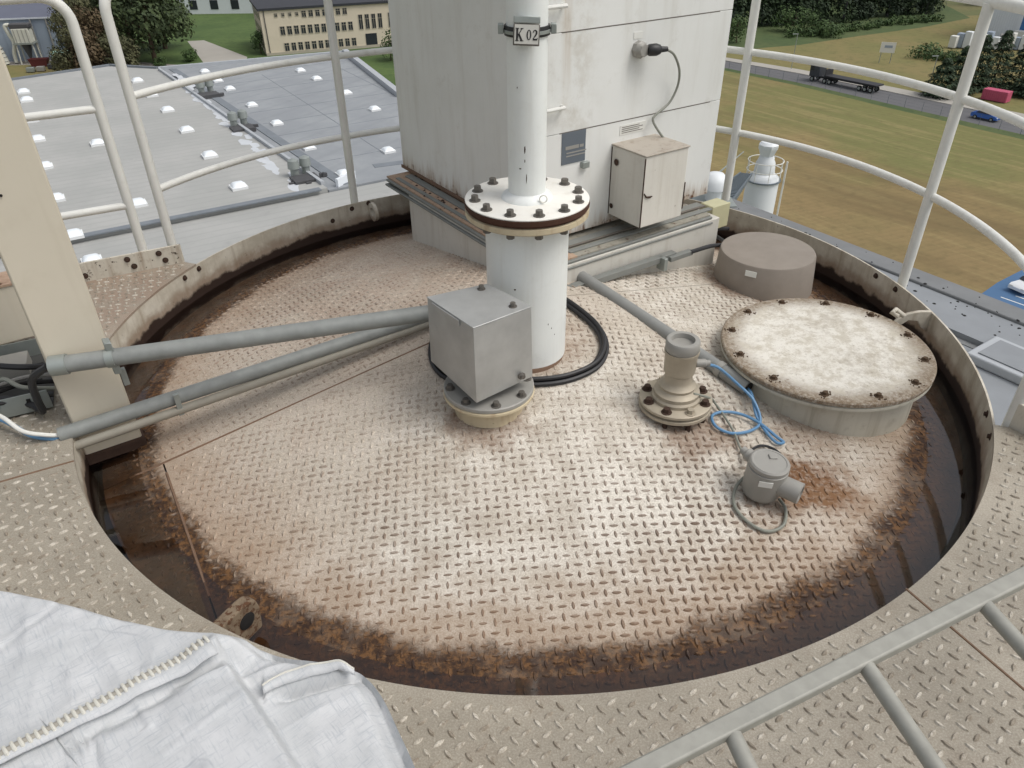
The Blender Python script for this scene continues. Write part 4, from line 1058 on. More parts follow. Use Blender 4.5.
# ------------------------------------------------------------------ manhole and grey drum
MH = V3((1.158, 2.36, 0)); zl = .05
mh = thing('manhole', (MH.x, MH.y, -.1), 'large round manhole with a dirty white bolted lid', 'manhole')
MB().lathe(MH, [(.335, -.24), (.335, .012)], 64).build('neck', M['manhole'], mh)
MB().lathe(MH, [(.336, .012), (.365, .012), (.372, .016), (.372, .026), (.366, .029)], 72).build('flange', M['manhole'], mh)
lo_ = MB().lathe((0, 0, 0), [(.366, .031), (.3735, .033), (.3735, .045), (.369, .049), (.30, .0505), (.15, .054), (.01, .0555)], 72)
me_ = lo_.mesh('lid', M['lid'])
put_mesh('lid', me_, mh, (MH.x, MH.y, 0))
rnd = random.Random(3)
for k in range(12):
    a = 2 * pi * k / 12 + .18; p = (MH.x + .335 * cos(a), MH.y + .335 * sin(a), .050)
    put_mesh('bolt', bolt_mesh('bolt', .0095, .009, M['moss']) if k == 0 else mbm, mh, p, (0, 0, k * .7))
    if k == 0: mbm = [o for o in mh.children if o.name.startswith('bolt')][0].data
    cr = MB()
    for q in range(14):
        aa = rnd.uniform(0, 2 * pi); rr_ = rnd.uniform(.006, .026); s_ = rnd.uniform(.002, .0055)
        cr.frustum((p[0] + rr_ * cos(aa) * 1.2, p[1] + rr_ * sin(aa), .0485), s_, s_ * .5, .0042, 6)
    o = cr.build('moss_crumbs', M['moss'], mh); o['kind'] = 'stuff'
MB().tube([MH + V3((.345, .02, .06)) + V3((.0, .17, .0)), MH + V3((.32, .19, .075)), MH + V3((.345, .215, .075)), MH + V3((.38, .21, .05))], .010, 10).build('hinge', M['collar'], mh)
DR = V3((1.183, 3.185, 0))
dr = thing('round_cap', (DR.x, DR.y, -.1), 'smooth grey brown drum shaped cap behind the manhole', 'cap')
MB().lathe(DR, [(.226, -.115), (.222, -.06), (.213, .05), (.209, .058), (.200, .061), (.01, .063)], 56).build('cover', M['drum'], dr)
MB().lathe(DR, [(.20, -.2), (.20, -.1)], 40).build('base_ring', M['rust'], dr)
la = radians(236); lu = V3((cos(la), sin(la), 0)); lt_ = V3((-sin(la), cos(la), 0))
MB().box(DR + lu * .2175 + EZ * .025, (.05, .003, .025), (lt_, lu, V3((lu.x * -.08, lu.y * -.08, 1)).normalized())).build('label', M['label'], dr)
# cream junction box at the railing post
jb = thing('junction_box', (1.09, 3.68, -.06), 'small cream plastic junction box at the foot of a white railing post', 'junction box')
MB().box((1.05, 3.69, .035), (.125, .085, .125), (E1, E2, EZ)).build('case', M['cream'], jb, bevel=.008)
MB().box(V3((1.05, 3.69, .035)) - E2 * .044, (.128, .012, .128), (E1, E2, EZ)).build('cover', M['cream'], jb, bevel=.004)
MB().lathe(V3((1.05, 3.69, -.005)) - E1 * .062, [(.015, 0), (.018, .012), (.018, .025), (.012, .04)], 12, (E2, EZ, -E1)).build('cable_gland', M['sensor'], jb)
cable('black_cable', [tuple(q0 + E1 * .72 + EZ * .045 - E2 * .03), tuple(q0 + E1 * .82 + EZ * .055 - E2 * .05), tuple(q0 + E1 * .95 + EZ * .03 - E2 * .03), (1.02, 3.6, -.02), (1.15, 3.72, -.06)], .010, M['black'], 'black cable leaving the trunking below the housing towards the drum')
cable('grey_cable', [tuple(hp(.69, .17, .05)), tuple(hp(.69, .13, .10)), tuple(hp(.74, .07, .14)), tuple(hp(.85, .06, .10)), (1.03, 3.66, -.03)], .006, M['wire'], 'thin grey cable from the rusty box down to the cream junction box')

# ------------------------------------------------------------------ galvanised ladder at the lower right
L0, L1 = V3((-.10, .46, .40)), V3((1.55, 1.215, .40))
ld_ = thing('steel_ladder', tuple(L0), 'galvanised square tube frame with round bars crossing the lower right corner', 'ladder')
la0, la1 = V3((.335, .664, .40)), V3((.851, .903, .40)); lu_ = (la1 - la0).normalized(); lp_ = V3((lu_.y, -lu_.x, 0))
lst = MB().box(la0 + lu_ * .35, (2.1, .031, .022), (lu_, lp_, EZ)).build('rail', M['ladder'], ld_, bevel=.004)
rd = V3((.034, -.173, 0)).normalized()
for s_ in (-.28, -.004, .275, .565, .86):
    a = la0 + lu_ * s_
    MB().tube([a - EZ * .004, a + rd * .45 - EZ * .004], .0140, 14).build('bar', M['ladder'], ld_)
ar = la0 + lu_ * .35 + rd * .47
MB().box(ar - EZ * .0, (2.1, .031, .022), (lu_, lp_, EZ)).build('rail', M['ladder'], ld_, bevel=.004)
for s_ in (-.6, 1.3):
    a = la0 + lu_ * s_ + rd * .47; MB().box(a - EZ * .2085, (.034, .034, .38), (lu_, lp_, EZ)).build('leg', M['ladder'], ld_)
    a = la0 + lu_ * s_; MB().box(a - EZ * .2085, (.034, .034, .38), (lu_, lp_, EZ)).build('leg', M['ladder'], ld_)

# ------------------------------------------------------------------ white bulk bag, lower left
bagz = .40
bag = thing('bulk_bag', (-.6, .6, 0), 'folded white woven bulk bag with a stitched seam in the lower left corner', 'bag')
def bp(x, y):   # measured outline points at z .4
    return V3((x, y, 0))
OUT = [(-1.25, 1.02), (-1.10, .99), (-.958, .966), (-.82, .928), (-.689, .892), (-.60, .872), (-.511, .862), (-.40, .832), (-.30, .812), (-.262, .79), (-.233, .752), (-.195, .68), (-.157, .602), (-.11, .48), (-.07, .36), (-.12, .22), (-.4, .16), (-.9, .2), (-1.3, .35), (-1.42, .65)]
pts = [V3((x, y, 0)) for x, y in OUT]; loop = []
m_ = len(pts)
for i in range(m_):
    p0, p1, p2, p3 = pts[i - 1], pts[i], pts[(i + 1) % m_], pts[(i + 2) % m_]
    for k in range(24):
        t = k / 24
        loop.append(.5 * ((2 * p1) + (p2 - p0) * t + (2 * p0 - 5 * p1 + 4 * p2 - p3) * t * t + (3 * p1 - p0 - 3 * p2 + p3) * t ** 3))
cen = V3((-.62, .58, 0))
SA, SBt = V3((-.775, .606, 0)), V3((-.521, .824, 0))      # stitched seam
RB0, RB1 = V3((-.521, .824, 0)), V3((-.318, .590, 0))     # ridge running down from its tip
FA, FBt = V3((-.425, .757, 0)), V3((-.283, .806, 0))      # second hem
rc_ = random.Random(5); CREASES = []
for k in range(16):
    q_0 = V3((rc_.uniform(-.9, -.2), rc_.uniform(.5, .85), 0)); an = rc_.choice((.5, .9, 2.2, -.9)) + rc_.uniform(-.25, .25)
    CREASES.append((q_0, q_0 + V3((cos(an), sin(an), 0)) * rc_.uniform(.06, .2), rc_.uniform(-.005, .006)))
def seg(p, a, b_):
    d = b_ - a; t = (p - a).dot(d) / d.length_squared
    q = a + d * max(0, min(1, t)); nn = V3((-d.y, d.x, 0)).normalized()
    return (p - q).length, (p - a).dot(nn), t
def ss(a, b_, x):
    t = max(0, min(1, (x - a) / (b_ - a))); return t * t * (3 - 2 * t)
def bag_h(p):
    z = bagz
    z += .010 * noise.noise(p * 4) + .004 * noise.noise(p * 13 + V3((3, 1, 0)))
    for ca_, cb_, dp in CREASES:
        d, sd_, t = seg(p, ca_, cb_)
        if d < .03: z += dp * (math.exp(-(d / .007) ** 2) - .5 * math.exp(-((sd_ - .012) / .008) ** 2) * (1 if 0 < t < 1 else 0))
    q = V3((p.x * .86 + p.y * .5, -p.x * .5 + p.y * .86, 0))
    z += .004 * (1 - abs(noise.noise(V3((q.x * 5, q.y * 22, 1.7))) * 2)) * .6
    z += .003 * (1 - 2.4 * abs(noise.noise(V3((q.x * 16, q.y * 6, 4.1)))))
    # step along the ridge: the flap on the left stands proud of the right-hand fold
    d, sd_, t = seg(p, RB0, RB1)
    if -.05 < t < 3:
        z -= .05 * ss(-.004, .016, sd_) * ss(-.02, .15, t)
    # groove below the stitched seam
    d, sd_, t = seg(p, SA, SBt)
    if -.6 < t < 1.02: z += .016 * math.exp(-(sd_ / .016) ** 2) - .012 * math.exp(-((sd_ + .030) / .012) ** 2) * ss(-.5, 0, t)
    d, sd_, t = seg(p, FA, FBt)
    if 0 < t < 1.05: z += .012 * math.exp(-((sd_ - .008) / .022) ** 2) - .026 * math.exp(-((sd_ + .014) / .009) ** 2) * ss(0, .3, t) * ss(1.05, .9, t)
    return z
b = MB(); nl_ = len(loop); TT = [1.0, .985, .97, .955, .94, .925] + [.925 - .011 * k for k in range(1, 64)] + [.2, .16, .12, .08, .04, .01]
rows = [[(p + (p - cen) * .03, 0.0) for p in loop], [(p + (p - cen) * .035, .12) for p in loop], [(p + (p - cen) * .03, .25) for p in loop], [(p + (p - cen) * .014, .34) for p in loop]]
vs = []
for row in rows:
    for p, z in row: vs.append((p.x + .01 * noise.noise(p * 9 + V3((0, 0, z * 9))), p.y + .01 * noise.noise(p * 9 + V3((5, 0, z * 9))), z))
for t in TT:
    if t < .004: t = .004
    e = ss(1.0, .93, t) if t > .93 else 1
    for p in loop:
        q = cen + (p - cen) * t
        vs.append((q.x, q.y, bag_h(q) - .03 * (1 - e)))
nr = len(rows) + len(TT)
fs = [(k * nl_ + i, k * nl_ + (i + 1) % nl_, (k + 1) * nl_ + (i + 1) % nl_, (k + 1) * nl_ + i) for k in range(nr - 1) for i in range(nl_)]
b.add(vs, fs); b.build('bag_skin', M['bag'], bag, angle=80)
# stitched band: a raised cord with whip stitches
sdv = (SBt - SA).normalized(); snv = V3((-sdv.y, sdv.x, 0))
pts = [(*(SA + sdv * s_).to_2d(), bag_h(SA + sdv * s_) + .004) for s_ in [x * .02 - .3 for x in range(0, 33)]]
pts = [p for p in pts if (V3(p) - SA).dot(sdv) < (SBt - SA).length]
MB().tube(pts, .0058, 10).build('seam_cord', M['hem'], bag)
sm_ = MB().tube([(0, -.0088, -.005), (0, -.0068, .001), (0, 0, .003), (0, .0068, .001), (0, .0088, -.005)], .0031, 8).mesh('stitch', M['thread'])
Ls = (SBt - SA).length
k = 0; s_ = -.2
while s_ < Ls - .006:
    p = SA + sdv * s_; o = put_mesh('stitch', sm_, bag, (p.x, p.y, bag_h(p) + .0055), (0, 0, atan2(sdv.y, sdv.x) + .12)); s_ += .0105
def strip(a0, b0, wid, lift, name, mat, n_=24, taper=True, side=-1):
    d = (b0 - a0).normalized(); nn = V3((-d.y, d.x, 0)) * side; v_ = []; f_ = []
    for i in range(n_ + 1):
        t = i / n_; wv_ = wid * (.35 + .65 * t if taper else 1) * (1 + .12 * noise.noise(V3((t * 9, wid * 50, 0))))
        p = a0.lerp(b0, t); 
        for m2, hz in ((0, lift), (.5, lift * 1.3), (1, lift * .9)):
            q = p + nn * (wv_ * m2); v_.append((q.x, q.y, max(bag_h(q), bag_h(p) - .004) + hz))
    for i in range(n_):
        for m2 in range(2): f_.append((i * 3 + m2, i * 3 + m2 + 1, (i + 1) * 3 + m2 + 1, (i + 1) * 3 + m2))
    ob2 = MB().add(v_, f_).build(name, mat, bag, angle=80)
    md = ob2.modifiers.new('thick', 'SOLIDIFY'); md.thickness = .003; md.offset = 0
    return ob2
strip(SA - sdv * .02, SBt - sdv * .005, .036, .006, 'hem', M['bag'])
fd = FBt - FA; fn_ = V3((-fd.y, fd.x, 0)).normalized()
def lip(t): return FA + fd * t + fn_ * (.016 * sin(pi * min(1, max(0, t)) ** .8) - .012 * max(0, t - .85) / .15)
v_ = []; f_ = []
for i in range(41):
    p = lip(i / 40); wd_ = .004 + .012 * sin(pi * (.15 + .8 * i / 40))
    z0_ = bag_h(p + fn_ * .004)
    for m2, hz in ((.010, -.002), (.003, .006), (-.003, .0085), (-.3 * wd_ - .003, .0075), (-wd_ - .003, .003)):
        q = p + fn_ * m2; v_.append((q.x, q.y, z0_ + hz))
for i in range(40):
    for m2 in range(4): f_.append((i * 5 + m2, i * 5 + m2 + 1, (i + 1) * 5 + m2 + 1, (i + 1) * 5 + m2))
o = MB().add(v_, f_).build('hem', M['bag'], bag, angle=80)
md = o.modifiers.new('thick', 'SOLIDIFY'); md.thickness = .0025; md.offset = 0
MB().tube([(*(lip(k / 30) + fn_ * .001).to_2d(), bag_h(lip(k / 30) + fn_ * .004) + .0085) for k in range(31)], .0022, 7).build('seam_cord', M['thread'], bag)

# ------------------------------------------------------------------ roof of the tower beside the silo, catwalk, small silo
tw = thing('tower_building', (3, 4.5, -34), 'grey flat roof edge of the neighbouring tower below the right rim', 'building')
ZT = -1.0
O0 = V3((2.04, 6.70, 0)); od = V3((.555, -.832, 0)); oi = V3((-.832, -.555, 0))      # along the edge, inwards
def tp(s_, i_): q = O0 + od * s_ + oi * i_; return (q.x, q.y)
MB().prism([tp(-.5, .1), tp(9, .1), tp(9, 4.2), tp(2.2, 4.2), tp(2.2, 1.0), tp(-.5, .6)], ZT - .35, ZT - .06).build('roof', M['roofC'], tw)
MB().prism([tp(-.5, 0), tp(9, 0), tp(9, .2), tp(-.5, .2)], ZT - .3, ZT).build('parapet', M['roofedge'], tw, bevel=.01)
MB().prism([tp(-.5, .2), tp(9, .2), tp(9, .62), tp(-.5, .62)], ZT - .3, ZT - .02).build('coping', M['roofC'], tw)
MB().prism([tp(.2, .62), tp(9, .62), tp(9, .68), tp(.2, .68)], ZT - .3, ZT - .055).build('gutter_line', M['roofedge'], tw)
MB().prism([tp(-.5, .05), tp(9, .05), tp(9, 4), tp(3, 4), tp(-.5, .7)], -34, ZT - .36).build('wall', M['bluewall'], tw)
hk = V3((3.04, 4.06, ZT - .06)) + od * .62 + oi * .05
hatch = MB().box(hk + EZ * .03, (1.3, .36, .06), (od, oi, EZ)).build('roof_hatch', M['roofgutter'], tw, bevel=.01)
MB().box(hk + EZ * .064, (1.2, .26, .008), (od, oi, EZ)).build('hatch_pane', M['roofC'], hatch)
db = MB()
for k in range(260):
    s_ = random.uniform(0, 6); i_ = abs(random.gauss(.28, .10)); x, y = tp(s_, i_); r_ = random.uniform(.003, .011) * random.choice((1, 1, 1, 1.6))
    db.frustum((x, y, ZT - .021 if i_ > .2 else ZT - .001), r_, r_ * .5, .005, 6)
o = db.build('debris', M['dark'], tw); o['kind'] = 'stuff'
wvn = thing('roof_fan', (1.95, 6.9, -1), 'small white rounded fan cowl on the roof edge behind the housing', 'vent')
MB().lathe((1.86, 6.62, -1.0), [(.07, 0), (.07, .10), (.12, .12), (.12, .19), (.07, .25), (.02, .26)], 20).build('cowl', M['silowhite'], wvn)
MB().box((1.86, 6.62, -1.02), (.36, .36, .06)).build('base', M['galv'], wvn)

DS = V3((6.22, 18.0, 0)); st_top = -4.30
ws = thing('white_silo', (DS.x, DS.y, -34), 'slim white silo with domed cap and ring of railing down in the field', 'silo')
MB().lathe(DS, [(.39, -34), (.39, -4.80), (.37, -4.70), (.25, -4.60), (.23, -4.36), (.19, -4.28), (.17, -4.20)], 32).build('shell', M['silowhite'], ws)
MB().lathe(DS, [(.16, -4.20), (.22, -4.04), (.24, -4.00), (.24, -3.92), (.18, -3.86), (.02, -3.85)], 8).build('cap', M['silowhite'], ws)
for z in (-4.52, -4.30): MB().tube([DS + V3((.42 * cos(a), .42 * sin(a), z)) for a in [2 * pi * k / 28 for k in range(28)]], .011, 6, closed=True).build('rail', M['rail'], ws)
for k in range(8):
    a = 2 * pi * k / 8; MB().tube([DS + V3((.42 * cos(a), .42 * sin(a), -4.75)), DS + V3((.42 * cos(a), .42 * sin(a), -4.29))], .009, 6).build('post', M['rail'], ws)
MB().lathe(DS, [(.38, -4.78), (.43, -4.78), (.43, -4.76), (.38, -4.76)], 32, cap0=False, cap1=False).build('gallery', M['grating'], ws)
MB().tube([DS + V3((.47, -.15, -4.3)), DS + V3((.47, -.15, -34))], .022, 6).build('downpipe', M['rail'], ws)
cw = thing('catwalk', (2.2, 6.5, -1), 'narrow grey grating catwalk leading down to the slim white silo', 'catwalk')
a_, b_ = V3((2.05, 6.7, -1.09)), V3((5.67, 17.2, -4.37)); cdv = (b_ - a_).normalized(); csd = cdv.cross(EZ).normalized(); cup = csd.cross(cdv)
MB().box((a_ + b_) / 2, ((b_ - a_).length, .025, .06), (cdv, csd, cup)).build('stringer', M['grating'], cw)
q = csd * -.26; MB().box((a_ + b_) / 2 + q, ((b_ - a_).length, .025, .06), (cdv, csd, cup)).build('stringer', M['grating'], cw)
tm = MB().box((0, 0, 0), (.16, .24, .03), (cdv, csd, EZ)).mesh('tread', M['grating'])
for k in range(34):
    o = put_mesh('tread', tm, cw, a_.lerp(b_, (k + .5) / 34) + q * .5)
for s_ in (.02,): MB().tube([a_ - csd * .27 + EZ * .16, b_ - csd * .27 + EZ * .5], .012, 6).build('handrail', M['galv'], cw)

# ------------------------------------------------------------------ ground, road
GZ = -34.0
def sheet(name, poly, dz, mat, base=None):
    o = MB().add([(x, y, GZ + dz) for x, y in poly], [tuple(range(len(poly)))]).build(name, mat, angle=0); tag(o, kind='structure'); return o
sheet('ground', [(-2500, -400), (2500, -400), (2500, 3500), (-2500, 3500)], 0, M['ground'])
RU = [(10, 225), (30, 204), (48.9, 184.9), (62.6, 170.2), (74.4, 154.8), (84, 140.8), (89.5, 132.7), (105, 108), (125, 75)]          # far kerb
RL = [(6, 216), (28, 193), (46.4, 174.2), (58.4, 158.8), (69, 142), (78.5, 127.2), (82.9, 120.5), (97, 98), (116, 66)]                  # near kerb
def lerp_line(A, B, t): return [(a[0] + (b[0] - a[0]) * t, a[1] + (b[1] - a[1]) * t) for a, b in zip(A, B)]
def strip_sheet(name, A, B, dz, mat):
    n_ = len(A); vs = [(x, y, GZ + dz) for x, y in A] + [(x, y, GZ + dz) for x, y in B]
    o = MB().add(vs, [(i, i + 1, n_ + i + 1, n_ + i) for i in range(n_ - 1)]).build(name, mat, angle=0); tag(o, kind='structure'); return o
field_poly = [(x, y) for x, y in lerp_line(RL, RU, -.22)] + [(60, -5), (-5, -5), (-12, 70), (-14, 120), (-20, 160), (-22, 190)]
sheet('field', field_poly, .004, M['field'])
strip_sheet('road', lerp_line(RL, RU, 0), lerp_line(RL, RU, .68), .012, M['asphalt'])
o = MB()
A_l, B_l = lerp_line(RL, RU, .68), lerp_line(RL, RU, 1.0); n_ = len(A_l)
o.add([(x, y, GZ + .12) for x, y in A_l] + [(x, y, GZ + .12) for x, y in B_l] + [(x, y, GZ) for x, y in A_l], [(i, i + 1, n_ + i + 1, n_ + i) for i in range(n_ - 1)] + [(i, i + 1, 2 * n_ + i + 1, 2 * n_ + i) for i in range(n_ - 1)])
tag(o.build('pavement', M['pavement'], angle=0), kind='structure')
strip_sheet('verge', lerp_line(RL, RU, -.22), lerp_line(RL, RU, 0), .008, M['rough'])
sheet('meadow', [(x, y) for x, y in lerp_line(RL, RU, 1.0)][::-1] + [(20, 290), (54, 190), (90.5, 212), (112, 232), (140, 240), (190, 150), (150, 60)], .004, M['meadow'])
sheet('rough_grass', [(20, 290), (46, 194), (54.4, 192.8), (71.6, 198), (90.5, 209), (110.7, 219.5), (132, 234.5), (170, 420), (-40, 420)], .007, M['rough'])
sheet('lawn', [(-150, 330), (-20, 330), (-8, 175), (-8, 120), (-28, 150), (-60, 140), (-75, 160), (-110, 200)], .004, M['lawn'])
sheet('yard', [(-180, 205), (-105, 205), (-92, 190), (-70, 182), (-58, 150), (-66, 128), (-180, 128)], .008, M['yard'])
sheet('path', [(-84, 214), (-80, 215), (-62, 192), (-58, 170), (-60, 150), (-72, 150), (-70, 185)], .012, M['pavement'])
sheet('grass_patch', [(-128, 186), (-98, 186), (-92, 170), (-95, 160), (-135, 160)], .012, M['meadow'])
sheet('parking', [(43, 60), (46.2, 66.2), (50.3, 69.6), (56, 73.5), (80, 60), (70, 40)], .012, M['bluepark'])
for k in range(5):
    a0_ = V3((49.3 + k * 1.6, 66.5 + k * .2, GZ + .02)); 
    if k < 4:
        o = MB().box(a0_ + V3((1.4, -2.5, 0)), (.15, 6, .006), (V3((.8, .6, 0)), V3((.6, -.8, 0)), EZ)).build('parking_marking', M['label'], angle=0); tag(o, kind='structure')

# fence along the road
fn = thing('road_fence', (40, 175, GZ), 'low wire fence of thin posts along the field side of the road', 'fence')
ptsL = lerp_line(RL, RU, -.05)
def along(P, s_):
    for i in range(len(P) - 1):
        L = hypot(P[i + 1][0] - P[i][0], P[i + 1][1] - P[i][1])
        if s_ <= L: t = s_ / L; return V3((P[i][0] + (P[i + 1][0] - P[i][0]) * t, P[i][1] + (P[i + 1][1] - P[i][1]) * t, GZ))
        s_ -= L
    return V3((*P[-1], GZ))
pm = MB().frustum((0, 0, 0), .035, .035, 1.7, 6).mesh('post', M['grating'])
for k in range(44): put_mesh('post', pm, fn, along(ptsL, 30 + k * 3.4))
for z in (.6, 1.1, 1.65): MB().tube([along(ptsL, 30 + k * 6.8) + EZ * z for k in range(23)], .008, 5).build('wire', M['grating'], fn)

# street lamps on the far pavement
lamp_at = [along(lerp_line(RL, RU, .93), s_) for s_ in (74, 104, 130)]
for i, p in enumerate(lamp_at):
    t_ = thing('street_lamp', tuple(p), ('slim grey lamp post left of the white signboard', 'slim grey lamp post nearest the white signboard', 'slim grey lamp post beside the dark conifers')[i], 'street lamp', 'lamp posts along the road')
    MB().tube([p, p + EZ * 7], .07, 6).build('pole', M['galv'], t_)
    MB().box(p + V3((-.5, -.2, 7.02)), (1.2, .25, .12)).build('lamp_head', M['galv'], t_)

# signboard
sbp = V3((83.0, 176.0, GZ)); sd0 = V3((.93, -.36, 0)); sd1 = V3((-.36, -.93, 0))
bb = thing('signboard', tuple(sbp), 'white board on two posts in the meadow beyond the road', 'signboard')
for s_ in (-1.1, 1.1): MB().tube([sbp + sd0 * s_, sbp + sd0 * s_ + EZ * 3.2], .08, 6).build('post', M['galv'], bb)
MB().box(sbp + EZ * 3.2 + sd1 * .1, (3.0, .1, 2.1), (sd0, sd1, EZ)).build('board', M['label'], bb)
MB().box(sbp + EZ * 3.4 + sd1 * .16 + sd0 * .1, (1.6, .03, .5), (sd0, sd1, EZ)).build('print_block', M['bluewall'], bb)

# ------------------------------------------------------------------ vehicles
def wheel(par, p, axis, r=.34, w_=.22):
    ax_ = V3(axis).normalized(); u_ = EZ; v_ = ax_.cross(u_)
    wv_ = MB().lathe(V3(p) - ax_ * (w_ / 2), [(r * .6, 0), (r * .95, 0), (r, w_ * .15), (r, w_ * .85), (r * .95, w_), (r * .6, w_)], 14, (u_, v_, ax_)).build('wheel', M['tyre'], par)
    MB().lathe(V3(p) - ax_ * (w_ / 2 + .01), [(r * .55, 0), (r * .6, .02), (r * .6, w_ * .98), (r * .55, w_ + .02)], 10, (u_, v_, ax_)).build('rim', M['galv'], wv_)
def car(base, ang, paint, label):
    t_ = thing('car', tuple(base), label, 'car')
    d = V3((cos(ang), sin(ang), 0)); s = V3((-sin(ang), cos(ang), 0)); B = V3(base)
    prof = [(-2.15, .35), (-2.2, .75), (-2.1, .95), (-1.5, 1.02), (-.95, 1.42), (.35, 1.45), (1.05, 1.0), (1.95, .86), (2.2, .66), (2.2, .35)]
    def ring(y, k): return [B + d * x + s * y * (1 if z < 1.0 else k) + EZ * z for x, z in prof]
    b = MB(); L_ = ring(-.86, .78); Rg = ring(.86, .78); n_ = len(prof)
    b.add(L_ + Rg, [tuple(range(n_)), tuple(range(2 * n_ - 1, n_ - 1, -1))] + [(i, (i + 1) % n_, n_ + (i + 1) % n_, n_ + i) for i in range(n_)])
    b.build('body', paint, t_, angle=30)
    gz = [(-1.4, 1.06), (-.93, 1.36), (.32, 1.39), (.92, 1.06)]
    for sg_ in (-1, 1):
        MB().extrude([B + d * x + s * (sg_ * (.865 - .42 * max(0, z - 1.0))) + EZ * z for x, z in gz], s * (.006 * sg_)).build('side_window', M['windark'], t_)
    MB().extrude([B + d * (1.02 - .006) + s * .72 + EZ * 1.05, B + d * (1.02 - .006) - s * .72 + EZ * 1.05, B + d * .40 - s * .6 + EZ * 1.43, B + d * .40 + s * .6 + EZ * 1.43], (d * .5 + EZ * .8) * .02).build('windscreen', M['windark'], t_)
    MB().extrude([B - d * 1.46 + s * .7 + EZ * 1.06, B - d * 1.46 - s * .7 + EZ * 1.06, B - d * .99 - s * .6 + EZ * 1.41, B - d * .99 + s * .6 + EZ * 1.41], (-d * .5 + EZ * .6) * .02).build('rear_window', M['windark'], t_)
    for x in (-1.35, 1.35):
        for sg_ in (-1, 1): wheel(t_, B + d * x + s * (sg_ * .80) + EZ * .33, s)
    for sg_ in (-1, 1): MB().box(B + d * 2.19 + s * (sg_ * .6) + EZ * .68, (.06, .35, .14), (d, s, EZ)).build('headlight', M['label'], t_)
    return t_
rdir = atan2(140.8 - 154.8, 84 - 74.4)
car((81.0, 130.2, GZ + .02), rdir, M['carblue'], 'blue car driving on the grey road at the right')
car((52.6, 68.0, GZ + .02), radians(205), M['carwhite'], 'white car parked on the blue parking area at the right edge')
# lorry with an empty low trailer
p_a, p_b = V3((61.6, 161.6, GZ + .02)), V3((71.6, 147.6, GZ + .02)); td = (p_a - p_b).normalized(); ts = V3((-td.y, td.x, 0))
lr = thing('lorry', tuple(p_b), 'dark articulated lorry with an empty flatbed trailer on the road', 'lorry')
fc = p_a - td * .6
MB().box(fc - td * 1.1 + EZ * 2.15, (2.2, 2.45, 2.5), (td, ts, EZ)).build('cab', M['truck'], lr, bevel=.15)
MB().box(fc + td * .02 + EZ * 2.55, (.06, 2.1, .95), (td, ts, EZ)).build('windscreen', M['windark'], lr)
for sg_ in (-1, 1): MB().box(fc - td * .6 + ts * (1.235 * sg_) + EZ * 2.5, (.9, .02, .8), (td, ts, EZ)).build('side_window', M['windark'], lr)
MB().box(fc - td * 1.5 + EZ * 3.55, (1.2, 2.1, .5), (td, ts, EZ)).build('roof_fairing', M['truck'], lr, bevel=.15)
MB().box(fc - td * 3.4 + EZ * .95, (4.6, 1.0, .35), (td, ts, EZ)).build('chassis', M['trailer'], lr)
MB().box(fc - td * 9.2 + EZ * 1.42, (11.4, 2.5, .28), (td, ts, EZ)).build('flatbed', M['trailer'], lr, bevel=.03)
MB().box(fc - td * 9.2 + EZ * 1.12, (10, .9, .3), (td, ts, EZ)).build('spine_beam', M['trailer'], lr)
MB().box(fc - td * 3.68 + EZ * 2.1, (.12, 2.45, 1.2), (td, ts, EZ)).build('headboard', M['trailer'], lr)
for x in (.8, 3.7, 4.8, 11.4, 12.6, 13.8):
    for sg_ in (-1, 1): wheel(lr, fc - td * x + ts * (1.05 * sg_) + EZ * .5, ts, .5, .35)

# pink container and pallets, blue building at right edge
pk = thing('pink_container', (89.2, 143.5, GZ), 'pink red steel container beside the road under the conifers', 'container')
pd_ = V3((.62, -.78, 0)); ps_ = V3((.78, .62, 0))
MB().box(V3((89.4, 142.6, GZ + 1.0)), (4.4, 2.0, 1.8), (pd_, ps_, EZ)).build('body', M['pink'], pk, bevel=.05)
for k in range(12): MB().box(V3((89.4, 142.6, GZ + 1.0)) + pd_ * (-2.0 + .364 * k) - ps_ * 1.02, (.12, .06, 1.6), (pd_, ps_, EZ)).build('rib', M['pink'], pk)
for s_ in (-1, 1): MB().box(V3((89.4, 142.6, GZ + .06)) + pd_ * (1.7 * s_), (.3, 1.9, .12), (pd_, ps_, EZ)).build('skid', M['darkmachine'], pk)

bbl = thing('blue_building', (125, 196, GZ), 'pale metal clad hall with bright blue corner trim at the top right', 'building')
bd_, bs_ = V3((.63, -.777, 0)), V3((.777, .63, 0))
bc = V3((118.8, 203.5, GZ))
MB().box(bc + bd_ * 20 + bs_ * 14 + EZ * 7, (40, 28, 14), (bd_, bs_, EZ)).build('wall', M['palewall'], bbl)
MB().box(bc + bd_ * 20 + bs_ * 14 + EZ * 14.2, (41, 29, .4), (bd_, bs_, EZ)).build('roof', M['slate'], bbl)
MB().box(bc + bd_ * 7.6 - bs_ * .1 + EZ * 6, (.9, .3, 12), (bd_, bs_, EZ)).build('downpipe', M['palewall'], bbl)
MB().box(bc + bd_ * 10.4 - bs_ * .08 + EZ * 5.5, (5, .25, 6), (bd_, bs_, EZ)).build('door', M['bluetrim'], bbl)
MB().box(bc + bd_ * 9.6 - bs_ * 2 + EZ * 1.5, (3, 2.2, 3), (bd_, bs_, EZ)).build('porch', M['label'], bbl)
for k in range(18): MB().box(bc + bd_ * (.6 + .55 * k) - bs_ * .04 + EZ * 7, (.08, .08, 14), (bd_, bs_, EZ)).build('cladding_rib', M['palewall'], bbl)
